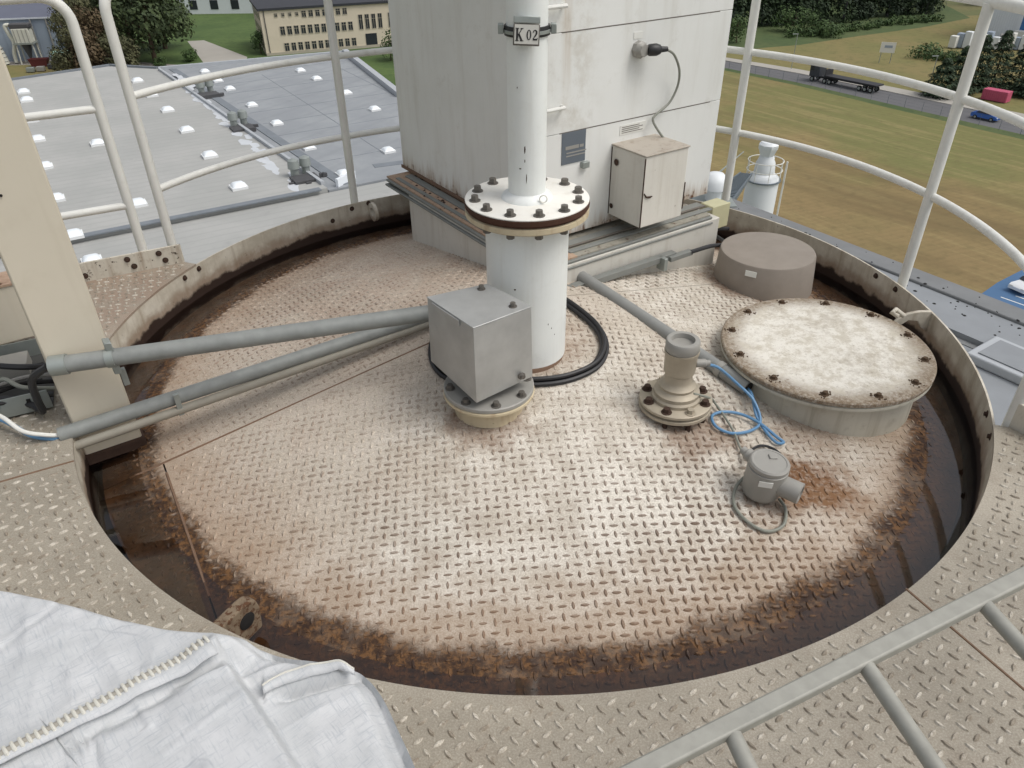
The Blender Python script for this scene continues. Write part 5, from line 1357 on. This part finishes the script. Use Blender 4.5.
for k in range(11):
    q = V3((105.6, 191.6, GZ)) + V3((.965, -.26, 0)) * (1.5 * k) + V3((.26, .965, 0)) * ((k % 2) * .7)
    h_ = 2.6 + .5 * ((k * 7) % 3)
    t_ = thing('wrapped_pallet', (q.x, q.y, GZ), ('%s wrapped pallet from the left in the row before the pale hall' % ('first', 'second', 'third', 'fourth', 'fifth', 'sixth', 'seventh', 'eighth', 'ninth', 'tenth', 'eleventh')[k]), 'pallet', 'wrapped pallets beside the pale hall')
    MB().box(q + EZ * (.15 + h_ / 2), (1.55, 1.5, h_), (bd_, bs_, EZ)).build('load', M[('label', 'bluewall', 'silowhite', 'sensor')[(k * 5) % 4]], t_, bevel=.12)
    for s_ in (-.55, 0, .55): MB().box(q + bd_ * s_ + EZ * .074, (.12, 1.4, .148), (bd_, bs_, EZ)).build('skid', M['bark'], t_)

# ------------------------------------------------------------------ warehouse below on the left
wh = thing('warehouse', (-40, 95, GZ), 'low warehouse with pale and grey flat roofs dotted with white rooflights', 'warehouse')
ZR = -24.0
wd = V3((-.515, .857, 0)); we = V3((.857, .515, 0))
W0 = V3((-18.0, 72.3, 0))
polyA = [(-18, 72.3), (-56.7, 129.4), (-65.5, 132.0), (-77.6, 121.2), (-112, 96), (-56.5, 49.3)]
polyB = [(-17.9, 72.35), (-6, 79.5), (-11.6, 101), (-15.2, 109.8), (-28.4, 141.2), (-56.6, 129.5)]
polyC = [(-56.5, 49.2), (-18, 72.2), (-6, 79.4), (8, 60), (0, 20), (-30, 20)]
MB().prism(polyA, ZR - 1, ZR).build('roof', M['roofA'], wh, angle=0)
MB().prism(polyB, ZR - 1, ZR - .25).build('roof', M['roofB'], wh, angle=0)
MB().prism(polyC, ZR - 1.2, ZR - .45).build('roof', M['roofA'], wh, angle=0)
allp = [(-112, 96), (-77.6, 121.2), (-65.5, 132.0), (-56.7, 129.4), (-28.4, 141.2), (-15.2, 109.8), (-6, 79.5), (8, 60), (0, 20), (-30, 20)]
cx_ = sum(p[0] for p in allp) / 10; cy_ = sum(p[1] for p in allp) / 10
MB().prism([(cx_ + (x - cx_) * .985, cy_ + (y - cy_) * .985) for x, y in allp], GZ, ZR - 1.21).build('wall', M['palewall'], wh, angle=0)
def bar(a, b_, z, w_, h_, mat, name):
    a, b_ = V3((*a, 0)), V3((*b_, 0)); d = (b_ - a).normalized(); s = V3((-d.y, d.x, 0))
    return MB().box((a + b_) / 2 + EZ * (z + h_ / 2), ((b_ - a).length, w_, h_), (d, s, EZ)).build(name, mat, wh, angle=0)
bar((-56.5, 49.25), (-18.6, 71.9), ZR - .01, .8, .12, M['stain'], 'roof_edge')
bar((-18.6, 73.2), (-56.0, 128.4), ZR + .002, .35, .35, M['roofgutter'], 'ridge_flashing')
bar((-16.6, 73.9), (-54.6, 130.2), ZR - .248, 1.1, .08, M['stain'], 'gutter')
bar((-15.2, 109.8), (-28.4, 141.2), ZR - .25, .9, .7, M['roofgutter'], 'parapet')
bar((-28.4, 141.2), (-56.6, 129.5), ZR - .25, .6, .5, M['roofgutter'], 'parapet')
bar((-65.5, 132), (-77.6, 121.2), ZR, .4, .3, M['stain'], 'parapet')
bar((-56.7, 129.4), (-65.5, 132), ZR, .4, .3, M['stain'], 'parapet')
bar((-17.2, 73.2), (-15.9, 75.8), ZR - .24, .3, .8, M['palewall'], 'upstand')
bar((-14.5, 79.6), (-7.0, 82.5), ZR - .246, 1.2, .03, M['stain'], 'damp_strip')
# pale lime bloom along the valley, as thin irregular scabs
for k in range(34):
    t = k / 34; p = W0 + wd * (2 + 62 * t) - we * (1.6 + random.uniform(0, 1.3)); r0 = random.uniform(.5, 1.2)
    pl_ = [(p.x + wd.x * r0 * 1.6 * cos(a) * random.uniform(.6, 1.2) + we.x * r0 * .7 * sin(a) * random.uniform(.6, 1.2), p.y + wd.y * r0 * 1.6 * cos(a) * random.uniform(.6, 1.2) + we.y * r0 * .7 * sin(a) * random.uniform(.6, 1.2)) for a in [2 * pi * q / 11 for q in range(11)]]
    MB().prism(pl_, ZR, ZR + .006 + .0012 * k).build('lime_stain', M['salt'], wh, angle=0)
# seams of the grey roof
for s_ in (9.5, 21.5):
    a = W0 + we * s_ + wd * (6 if s_ > 15 else 8); b_ = W0 + we * s_ + wd * 56
    bar((a.x, a.y), (b_.x, b_.y), ZR - .25, .10, .014, M['stain'], 'membrane_lap')
for s_ in range(9):
    a = W0 + wd * (9 + 6.2 * s_) + we * 1.5; b_ = a + we * 23
    bar((a.x, a.y), (b_.x, b_.y), ZR - .25, .10, .012, M['stain'], 'membrane_lap')
# rooflights
cm = MB().prism([(-1, -1), (1, -1), (1, 1), (-1, 1)], 0, .32).mesh('rooflight', M['curb'], angle=0)
dmb = MB(); prof = [(1.0, .32), (.86, .55), (.62, .72), (.3, .8)]
vs = []
for r_, z in prof:
    for i in range(16):
        a = 2 * pi * i / 16; c_, s_ = cos(a), sin(a); k = 1 / max(abs(c_), abs(s_)) ** .75
        vs.append((.92 * r_ * c_ * k, .92 * r_ * s_ * k, z))
dmb.add(vs, [(k * 16 + i, k * 16 + (i + 1) % 16, (k + 1) * 16 + (i + 1) % 16, (k + 1) * 16 + i) for k in range(3) for i in range(16)] + [tuple(range(48, 64))])
dm = dmb.mesh('dome', M['acrylic'], angle=50)
dpm = MB().prism([(-.15, -.12), (.9, -.15), (1.0, .1), (.1, .16)], 0, .02).mesh('damp_mark', M['stain'], angle=0)
def rooflight(x, y, z, sc=.78):
    o = put_mesh('rooflight', cm, wh, (x, y, z), (0, 0, atan2(wd.y, wd.x))); o.scale = (sc, sc, sc)
    d = bpy.data.objects.new('dome', dm); COL.objects.link(d); d.parent = o
for x, y in ((-70.05, 113.94), (-67.07, 109.11), (-60.82, 98.49), (-55.64, 89.92), (-49.63, 79.74), (-43.58, 69.91), (-37.61, 60.9), (-47.68, 87.97), (-35.05, 68.27), (-56.11, 120.14), (-50.45, 111.09), (-45.04, 102.62), (-39.12, 92.94), (-33.04, 82.84), (-26.83, 72.63)):
    rooflight(x, y, ZR)
rooflight(-34.2, 56.6, ZR - .45)
for x, y in ((-48.39, 127.43), (-44.21, 120.79), (-40.74, 115.39), (-34.84, 105.77), (-29.1, 96.48), (-22.84, 86.1), (-33.06, 127.23), (-29.27, 121.28), (-23.06, 111.95), (-17.75, 102.77), (-17.24, 76.9), (-13.6, 84.6)):
    rooflight(x, y, ZR - .25, .68)
# ventilators in pairs at the valley
for x, y in ((-43.22, 112.42), (-33.39, 95.0), (-21.53, 76.2)):
    p = V3((x, y, ZR - .25))
    v = MB().lathe(p - we * .55, [(.42, 0), (.42, 1.0), (.62, 1.1), (.55, 1.9), (.1, 2.1)], 12).build('ventilator', M['galv'], wh)
    v2 = MB().lathe(p + we * .75 + wd * .3, [(.42, 0), (.42, 1.0), (.62, 1.1), (.55, 1.9), (.1, 2.1)], 12).build('ventilator', M['galv'], wh)
    v3 = MB().box(p + EZ * .25 - wd * 1.6, (2.6, 2.2, .5), (we, wd, EZ)).build('fan_base', M['darkmachine'], wh)
    for k in range(8): MB().box(p - wd * random.uniform(.6, 3) + we * random.uniform(-1.6, 2.2) + EZ * .2, (.5, .35, .4), (we, wd, EZ)).build('fan_housing', M['darkmachine'], v3)

# ------------------------------------------------------------------ ochre office building
ob = thing('office_building', (-45, 196, GZ), 'long three storey ochre building with dark roof and rows of windows', 'building')
oo = V3((-57.6, 193.0, 0)); ox = V3((.93, .36, 0)).normalized(); oy = V3((-.36, .93, 0)).normalized()
OH = 9.7
MB().box(oo + ox * 32 + oy * 9 + EZ * (GZ + OH / 2), (64, 18, OH), (ox, oy, EZ)).build('wall', M['ochre'], ob)
MB().box(oo + ox * 32 + oy * 9 + EZ * (GZ + OH + .25), (64.8, 18.8, .5), (ox, oy, EZ)).build('roof', M['darkroof'], ob)
MB().box(oo + ox * 32 - oy * .12 + EZ * (GZ + .3), (64, .2, .6), (ox, oy, EZ)).build('plinth', M['winframe'], ob)
fwm = {}
def window(u, z, w_, h_):
    key = (w_, h_)
    if key not in fwm:
        f_ = MB()
        for s_ in (-1, 1):
            f_.box((s_ * (w_ / 2 - .05), -.05, 0), (.1, .1, h_)); f_.box((0, -.049, s_ * (h_ / 2 - .05)), (w_ - .2, .1, .1))
        f_.box((0, -.045, 0), (.06, .09, h_ - .2)); f_.box((0, -.046, h_ * .18), (w_ - .2, .08, .06))
        fwm[key] = (f_.mesh('window', M['winframe'], angle=0), MB().box((0, -.012, 0), (w_ - .1, .02, h_ - .1)).mesh('pane', M['windark'], angle=0))
    p = oo + ox * u + EZ * (GZ + z)
    o = put_mesh('window', fwm[key][0], ob, p, (0, 0, atan2(ox.y, ox.x)))
    d = bpy.data.objects.new('pane', fwm[key][1]); COL.objects.link(d); d.parent = o
for i in range(11):
    u = 4.6 + 1.62 * i
    if i < 4: window(u - 1.0, 8.6, .8, .9)
    else: window(u - 1.0, 8.5, 1.15, 1.5)
    window(u, 5.2, 1.2, 2.0); window(u + .4, 1.6, 1.2, 1.9)
for g0 in (23.4, 30.8, 38):
    for i in range(4): window(g0 + 1.6 * i, 5.9, 1.1, 3.4)
MB().box(oo + ox * 25.6 - oy * .05 + EZ * (GZ + 1.6), (2.8, .1, 3.2), (ox, oy, EZ)).build('gate', M['windark'], ob)
MB().box(oo + ox * .9 - oy * .1 + EZ * (GZ + OH / 2), (.18, .18, OH), (ox, oy, EZ)).build('downpipe', M['darkmachine'], ob)
for i in range(5):
    for z in (2, 5.2, 8.2):
        p = oo + oy * (2.4 + 3.2 * i) - ox * .04 + EZ * (GZ + z)
        w2 = MB().box(p, (.08, 1.5, 1.6), (ox, oy, EZ)).build('window', M['winframe'], ob)
        MB().box(p - ox * .03, (.06, 1.3, 1.4), (ox, oy, EZ)).build('pane', M['windark'], w2)
# far pale buildings at the horizon edge
fb = thing('far_shed', (-100, 262, GZ), 'long white shed roof far behind the green lawn', 'shed')
MB().box(V3((-85, 268, GZ + 3)), (36, 14, 6)).build('wall', M['silowhite'], fb)
MB().box(V3((-85, 268, GZ + 6.2)), (37, 15, .4)).build('roof', M['palewall'], fb)
for k in range(5): MB().box(V3((-98 + 6.5 * k, 260.95, GZ + 2.6)), (2.4, .12, 2.6)).build('window', M['windark'], fb)

# blue grey hall at the upper left with its dust collector
hl = thing('grey_hall', (-130, 200, GZ), 'blue grey clad hall with slate roof at the upper left corner', 'building')
h0 = V3((-104.0, 192.5, 0)); hx_ = V3((-.985, -.17, 0)).normalized(); hy_ = V3((-.17, .985, 0))
MB().box(h0 + hx_ * 30 + hy_ * 12 + EZ * (GZ + 4.6), (60, 24, 9.2), (hx_, hy_, EZ)).build('wall', M['bluewall'], hl)
MB().extrude([h0 + hx_ * -.6 - hy_ * .5 + EZ * (GZ + 9.2), h0 + hx_ * -.6 + hy_ * 12 + EZ * (GZ + 13), h0 + hx_ * -.6 + hy_ * 24.5 + EZ * (GZ + 9.2)], hx_ * 61).build('roof', M['slate'], hl)
MB().box(h0 + hx_ * 30 - hy_ * .3 + EZ * (GZ + 9.1), (60.5, .35, .3), (hx_, hy_, EZ)).build('gutter', M['palewall'], hl)
for u in (3.0, 6.4): MB().tube([h0 + hx_ * u - hy_ * .3 + EZ * GZ, h0 + hx_ * u - hy_ * .3 + EZ * (GZ + 9)], .18, 8).build('downpipe', M['sensor'], hl)
for k in range(24): MB().box(h0 + hx_ * (1 + 2.4 * k) - hy_ * .05 + EZ * (GZ + 4.5), (.12, .08, 9), (hx_, hy_, EZ)).build('cladding_rib', M['bluewall'], hl)
dcx = h0 + hx_ * 7.8 - hy_ * 3.0 + EZ * GZ
dc_ = thing('dust_collector', tuple(dcx), 'dust collector on legs with white filter box and curved duct before the grey hall', 'machine')
MB().box(dcx + EZ * 6.0, (3.6, 2.6, 3.0), (hx_, hy_, EZ)).build('filter_box', M['machine'], dc_, bevel=.1)
for k in range(4): MB().box(dcx + hx_ * (-1.3 + .87 * k) - hy_ * 1.34 + EZ * 6.0, (.12, .1, 2.8), (hx_, hy_, EZ)).build('rib', M['sensor'], dc_)
MB().box(dcx + EZ * 8.0, (4.2, 2.4, 1.0), (hx_, hy_, EZ)).build('fan_hood', M['darkmachine'], dc_, bevel=.2)
MB().box(dcx + EZ * 4.35, (4.4, 3.2, .25), (hx_, hy_, EZ)).build('platform', M['galv'], dc_)
for a in (-1, 1):
    for b2 in (-1, 1): MB().tube([dcx + hx_ * (1.9 * a) + hy_ * (1.3 * b2), dcx + hx_ * (1.7 * a) + hy_ * (1.2 * b2) + EZ * 4.3], .15, 6).build('leg', M['machine'], dc_)
MB().lathe(dcx, [(.2, .8), (.4, 1.6), (1.1, 4.2)], 12).build('hopper', M['darkmachine'], dc_)
MB().tube(smooth_path([dcx + hx_ * 2.2 + EZ * 8.2, dcx + hx_ * 3.2 + EZ * 8.0, dcx + hx_ * 2.9 + EZ * 6.2, dcx + hx_ * 2.5 + EZ * 4.4, dcx + hx_ * 3.2 + EZ * 2.2, dcx + hx_ * 3.4 + EZ * .3]), .42, 10).build('duct', M['machine'], dc_)
p = h0 + hx_ * 14.0 - hy_ * 3.5 + EZ * GZ
d2c = thing('ribbed_duct', tuple(p), 'cream ribbed duct curving to the ground at the far left', 'duct')
MB().tube(smooth_path([p + hx_ * 2 + EZ * 5.5, p + hx_ * .8 + EZ * 5.0, p + EZ * 3.0, p - hx_ * .6 + EZ * .1]), 1.0, 12).build('tube', M['machine'], d2c)
for k in range(4): MB().lathe(p + EZ * (.7 + .9 * k) - hx_ * (.45 - .13 * k), [(1.04, 0), (1.1, .1), (1.04, .2)], 14).build('rib', M['sensor'], d2c)
p = h0 + hx_ * 1.2 - hy_ * 2.2 + EZ * GZ
tk = thing('mint_tank', tuple(p), 'pale green cylindrical tank lying against the grey hall', 'tank')
MB().lathe(p + EZ * 1.3 - hx_ * 2.2, [(.3, 0), (.9, .15), (1.0, .4), (1.0, 4.0), (.9, 4.25), (.3, 4.4)], 16, (hy_, EZ, hx_)).build('vessel', M['mint'], tk)
for s_ in (-1.2, 1.2): MB().box(p + hx_ * s_ + EZ * .2, (.4, 1.4, .5), (hx_, hy_, EZ)).build('saddle', M['darkmachine'], tk)
p = h0 + hx_ * 4.6 - hy_ * 7.5 + EZ * GZ
sk = thing('maroon_skip', tuple(p), 'dark maroon steel skip on the yard below the dust collector', 'skip')
MB().add([p + hx_ * (a * k) + hy_ * (b2 * k) + EZ * z for z, k in ((.1, .8), (1.7, 1.0)) for a, b2 in ((-2, -1), (2, -1), (2, 1), (-2, 1))], [(0, 1, 5, 4), (1, 2, 6, 5), (2, 3, 7, 6), (3, 0, 4, 7), (0, 1, 2, 3)]).build('tub', M['maroon'], sk, angle=0).modifiers.new('t', 'SOLIDIFY').thickness = .1
MB().box(p + EZ * 1.72 - hy_ * 1.0, (4.1, .16, .16), (hx_, hy_, EZ)).build('rim', M['maroon'], sk)
for k, (u, v_) in enumerate(((4.5, -14), (2.6, -13.4), (-1.5, -10.5), (-3.4, -10), (-6, -9), (1.0, -11))):
    p = h0 + hx_ * u + hy_ * v_ + EZ * GZ
    t_ = thing('yard_pallet', tuple(p), ('low pallet stack on the yard, %s from the left' % ('third', 'fourth', 'fifth', 'sixth', 'last', 'second')[k]), 'pallet', 'stacks of pallets on the yard')
    MB().box(p + EZ * .6, (1.6, 1.2, .9), (hx_, hy_, EZ)).build('load', M[('galv', 'sensor', 'darkmachine')[k % 3]], t_, bevel=.06)
    for s_ in (-.6, .6): MB().box(p + hx_ * s_ + EZ * .07, (.2, 1.2, .14), (hx_, hy_, EZ)).build('skid', M['bark'], t_)

# ------------------------------------------------------------------ trees
def leaf_cloud(b, blobs, count, size, rnd, flat=.6):
    tot = sum(r ** 2 for _, r in blobs)
    for c, r in blobs:
        for k in range(int(count * r * r / tot)):
            d = V3((rnd.gauss(0, 1), rnd.gauss(0, 1), rnd.gauss(0, 1)))
            if d.length < .01: continue
            d.normalize(); p = c + V3((d.x * r, d.y * r, d.z * r * .85)) * (rnd.uniform(.62, 1.06))
            n_ = (d + V3((rnd.uniform(-.6, .6), rnd.uniform(-.6, .6), rnd.uniform(-.2, .9)))).normalized()
            u_ = n_.cross(V3((rnd.random(), rnd.random(), rnd.random()))).normalized(); v_ = n_.cross(u_)
            s = size * rnd.uniform(.6, 1.4)
            o_ = len(b.v)
            b.v += [tuple(p - u_ * s), tuple(p - v_ * s * .6), tuple(p + u_ * s), tuple(p + v_ * s * .6)]
            b.f.append((o_, o_ + 1, o_ + 2, o_ + 3))
def tree(x, y, h, w_, mat, label, seed, group, count=1500, cat='tree', name='tree'):
    rnd = random.Random(seed); B = V3((x, y, GZ))
    t_ = thing(name, tuple(B), label, cat, group)
    tr = MB(); lean = V3((rnd.uniform(-.05, .05), rnd.uniform(-.05, .05), 1))
    tr.tube([B + lean * (h * k / 6) for k in range(6)], [.028 * h * (1 - k / 7) for k in range(6)], 8)
    blobs = []
    for k in range(13):
        a = rnd.uniform(0, 2 * pi); z = rnd.uniform(.2, .86) * h; rr = w_ * .5 * rnd.uniform(.35, .75) * (1.15 - abs(z / h - .55))
        c = B + V3((cos(a) * rr, sin(a) * rr, z)); blobs.append((c, w_ * rnd.uniform(.17, .27)))
        st = B + lean * (z * .65); tr.tube([st, st.lerp(c, .5) + V3((0, 0, .03 * h)), c], [.010 * h, .007 * h, .003 * h], 5)
    blobs.append((B + V3((0, 0, h * .88)), w_ * .18)); blobs.append((B + V3((0, 0, h * .6)), w_ * .27)); blobs.append((B + V3((0, 0, h * .3)), w_ * .26))
    tr.build('trunk', M['bark'], t_)
    cb = MB(); leaf_cloud(cb, blobs, count, .020 * w_ + .10, rnd); cb.build('crown', mat, t_, angle=0, fix=False)
    return t_
def conifer(x, y, h, w_, seed, label):
    rnd = random.Random(seed); B = V3((x, y, GZ)); t_ = thing('conifer', tuple(B), label, 'conifer', 'dark conifers by the road')
    MB().tube([B, B + EZ * h * .5, B + EZ * h * .96], [.02 * h, .012 * h, .002 * h], 7).build('trunk', M['bark'], t_)
    b = MB()
    for k in range(2600):
        t = rnd.random() ** 1.1; z = h * (.05 + .93 * t); r = w_ * .5 * (1 - t) ** .85 * (.8 + .3 * sin(z * 5)) + .1
        a = rnd.uniform(0, 2 * pi); q = rnd.uniform(.55, 1.1); p = B + V3((cos(a) * r * q, sin(a) * r * q, z - .15 * r * q))
        d = V3((cos(a), sin(a), -.45)).normalized(); s_ = d.cross(EZ).normalized(); L = rnd.uniform(.35, .75); o_ = len(b.v)
        b.v += [tuple(p), tuple(p + d * L * .5 + s_ * L * .3 + EZ * .08), tuple(p + d * L), tuple(p + d * L * .5 - s_ * L * .3 + EZ * .08)]; b.f.append((o_, o_ + 1, o_ + 2, o_ + 3))
    b.build('crown', M['needle'], t_, angle=0, fix=False)
tl_g = 'broad trees behind the pale warehouse roof'
for i, (x, y, h, w_, m_, lab) in enumerate((
        (-81.5, 186, 21, 18, 'leaf', 'big green tree at the right end of the tree group beside the lawn'),
        (-89, 193, 23, 17, 'leaf', 'tall dark green tree in the middle of the tree group'),
        (-95, 184, 20, 13, 'leaf2', 'olive green tree between the two white railing posts'),
        (-89, 173.5, 14, 11, 'leafred', 'reddish brown tree beside the second white railing post'),
        (-84, 174, 10, 9, 'leaf2', 'small olive tree low at the front of the tree group'),
        (-93, 172.5, 13, 9, 'leaf2', 'sparse olive tree next to the grey hall corner'),
        (-86, 204, 20, 16, 'leaf', 'green tree behind the big tree at the lawn edge'),
        (-97, 205, 24, 17, 'leaf', 'rearmost dark tree beside the grey hall roof'))):
    tree(x, y, h, w_, M[m_], lab, 40 + i, tl_g, 4200)
for i, (x, y, h, w_, lab) in enumerate(((-59.8, 196, 5.5, 4.6, 'green bush at the left corner of the ochre building'), (-27, 186, 6.5, 8, 'round green bush before the ochre building next to the housing'), (-74, 188, 2.4, 4, 'low bush in the lawn beside the big trees'), (-78, 181, 2.2, 3.4, 'low shrub at the edge of the path below the trees'))):
    tree(x, y, h, w_, M['bush'], lab, 70 + i, 'green bushes on the lawn', 900, 'bush', 'bush')
for i, (x, y, h, w_) in enumerate(((80.5, 146, 7, 7.5), (85, 148.5, 8.6, 7.5), (89.5, 151, 10, 7.5), (94, 152.5, 10.5, 8), (98.5, 152, 9, 8), (102, 147, 9, 8), (97, 145, 7, 7))):
    conifer(x, y, h, w_, 90 + i, ('shortest dark conifer, at the left end of the row', 'second conifer from the left in the dark row, behind the railing post', 'third conifer from the left in the dark row', 'tallest dark conifer in the row below the pale hall', 'fifth conifer from the left of the dark row', 'last dark conifer at the right edge', 'conifer standing over the pink container')[i])
for i, (x, y, h, w_, lab) in enumerate(((75.5, 215.8, 6, 11, 'largest round bush in front of the dark wood'), (80, 214, 5, 8, 'round bush right of the largest one before the wood'), (83, 209, 2.6, 9, 'low spreading bush at the edge of the meadow'), (57, 202, 6, 8, 'green bush beside the white railing post before the wood'), (94.3, 181, 1.7, 9, 'dark low bush in the meadow left of the conifers'), (98.5, 178, 1.6, 6, 'small low shrub in the dry meadow'))):
    tree(x, y, h, w_, M['bush'], lab, 120 + i, 'bushes before the wood', 900, 'bush', 'bush')
# the far wood
rnd = random.Random(11); wb = MB(); tb_ = MB()
for k in range(95):
    t = rnd.random(); x = 40 + 110 * t + rnd.uniform(-4, 4); y = 226 + 14 * sin(t * 3) + rnd.uniform(0, 60) + 14 * t
    if k < 34: x = 44 + 82 * k / 34 + rnd.uniform(-2, 2); y = 219 + 24 * (k / 34) + rnd.uniform(-3, 3)
    h = rnd.uniform(11, 18); c = V3((x, y, GZ))
    bl = [(c + V3((rnd.uniform(-2, 2), rnd.uniform(-2, 2), h * z)), rnd.uniform(2.2, 3.6)) for z in (.12, .28, .44, .6, .74, .88)]
    leaf_cloud(wb, bl, 800, .42, rnd); tb_.tube([c, c + EZ * h * .8], [.25, .1], 6)
wood = thing('wood', (80, 235, GZ), 'dense dark green wood along the top right edge', 'wood'); wood['kind'] = 'stuff'
o = wb.build('foliage', M['leafwood'], wood, angle=0, fix=False); o['kind'] = 'stuff'
o = tb_.build('trunks', M['darkmachine'], wood); o['kind'] = 'stuff'
rnd = random.Random(12); wb = MB()
for k in range(40):
    t = k / 40; x = 72 + 50 * t; y = 208 + 24 * t + rnd.uniform(-2, 2)
    leaf_cloud(wb, [(V3((x, y, GZ + .9)), rnd.uniform(1.0, 1.7))], 90, .3, rnd)
o = wb.build('undergrowth', M['bush'], None, base=(90, 216, GZ), angle=0, fix=False); tag(o, 'band of bright undergrowth along the foot of the dark wood', 'undergrowth', kind='stuff')
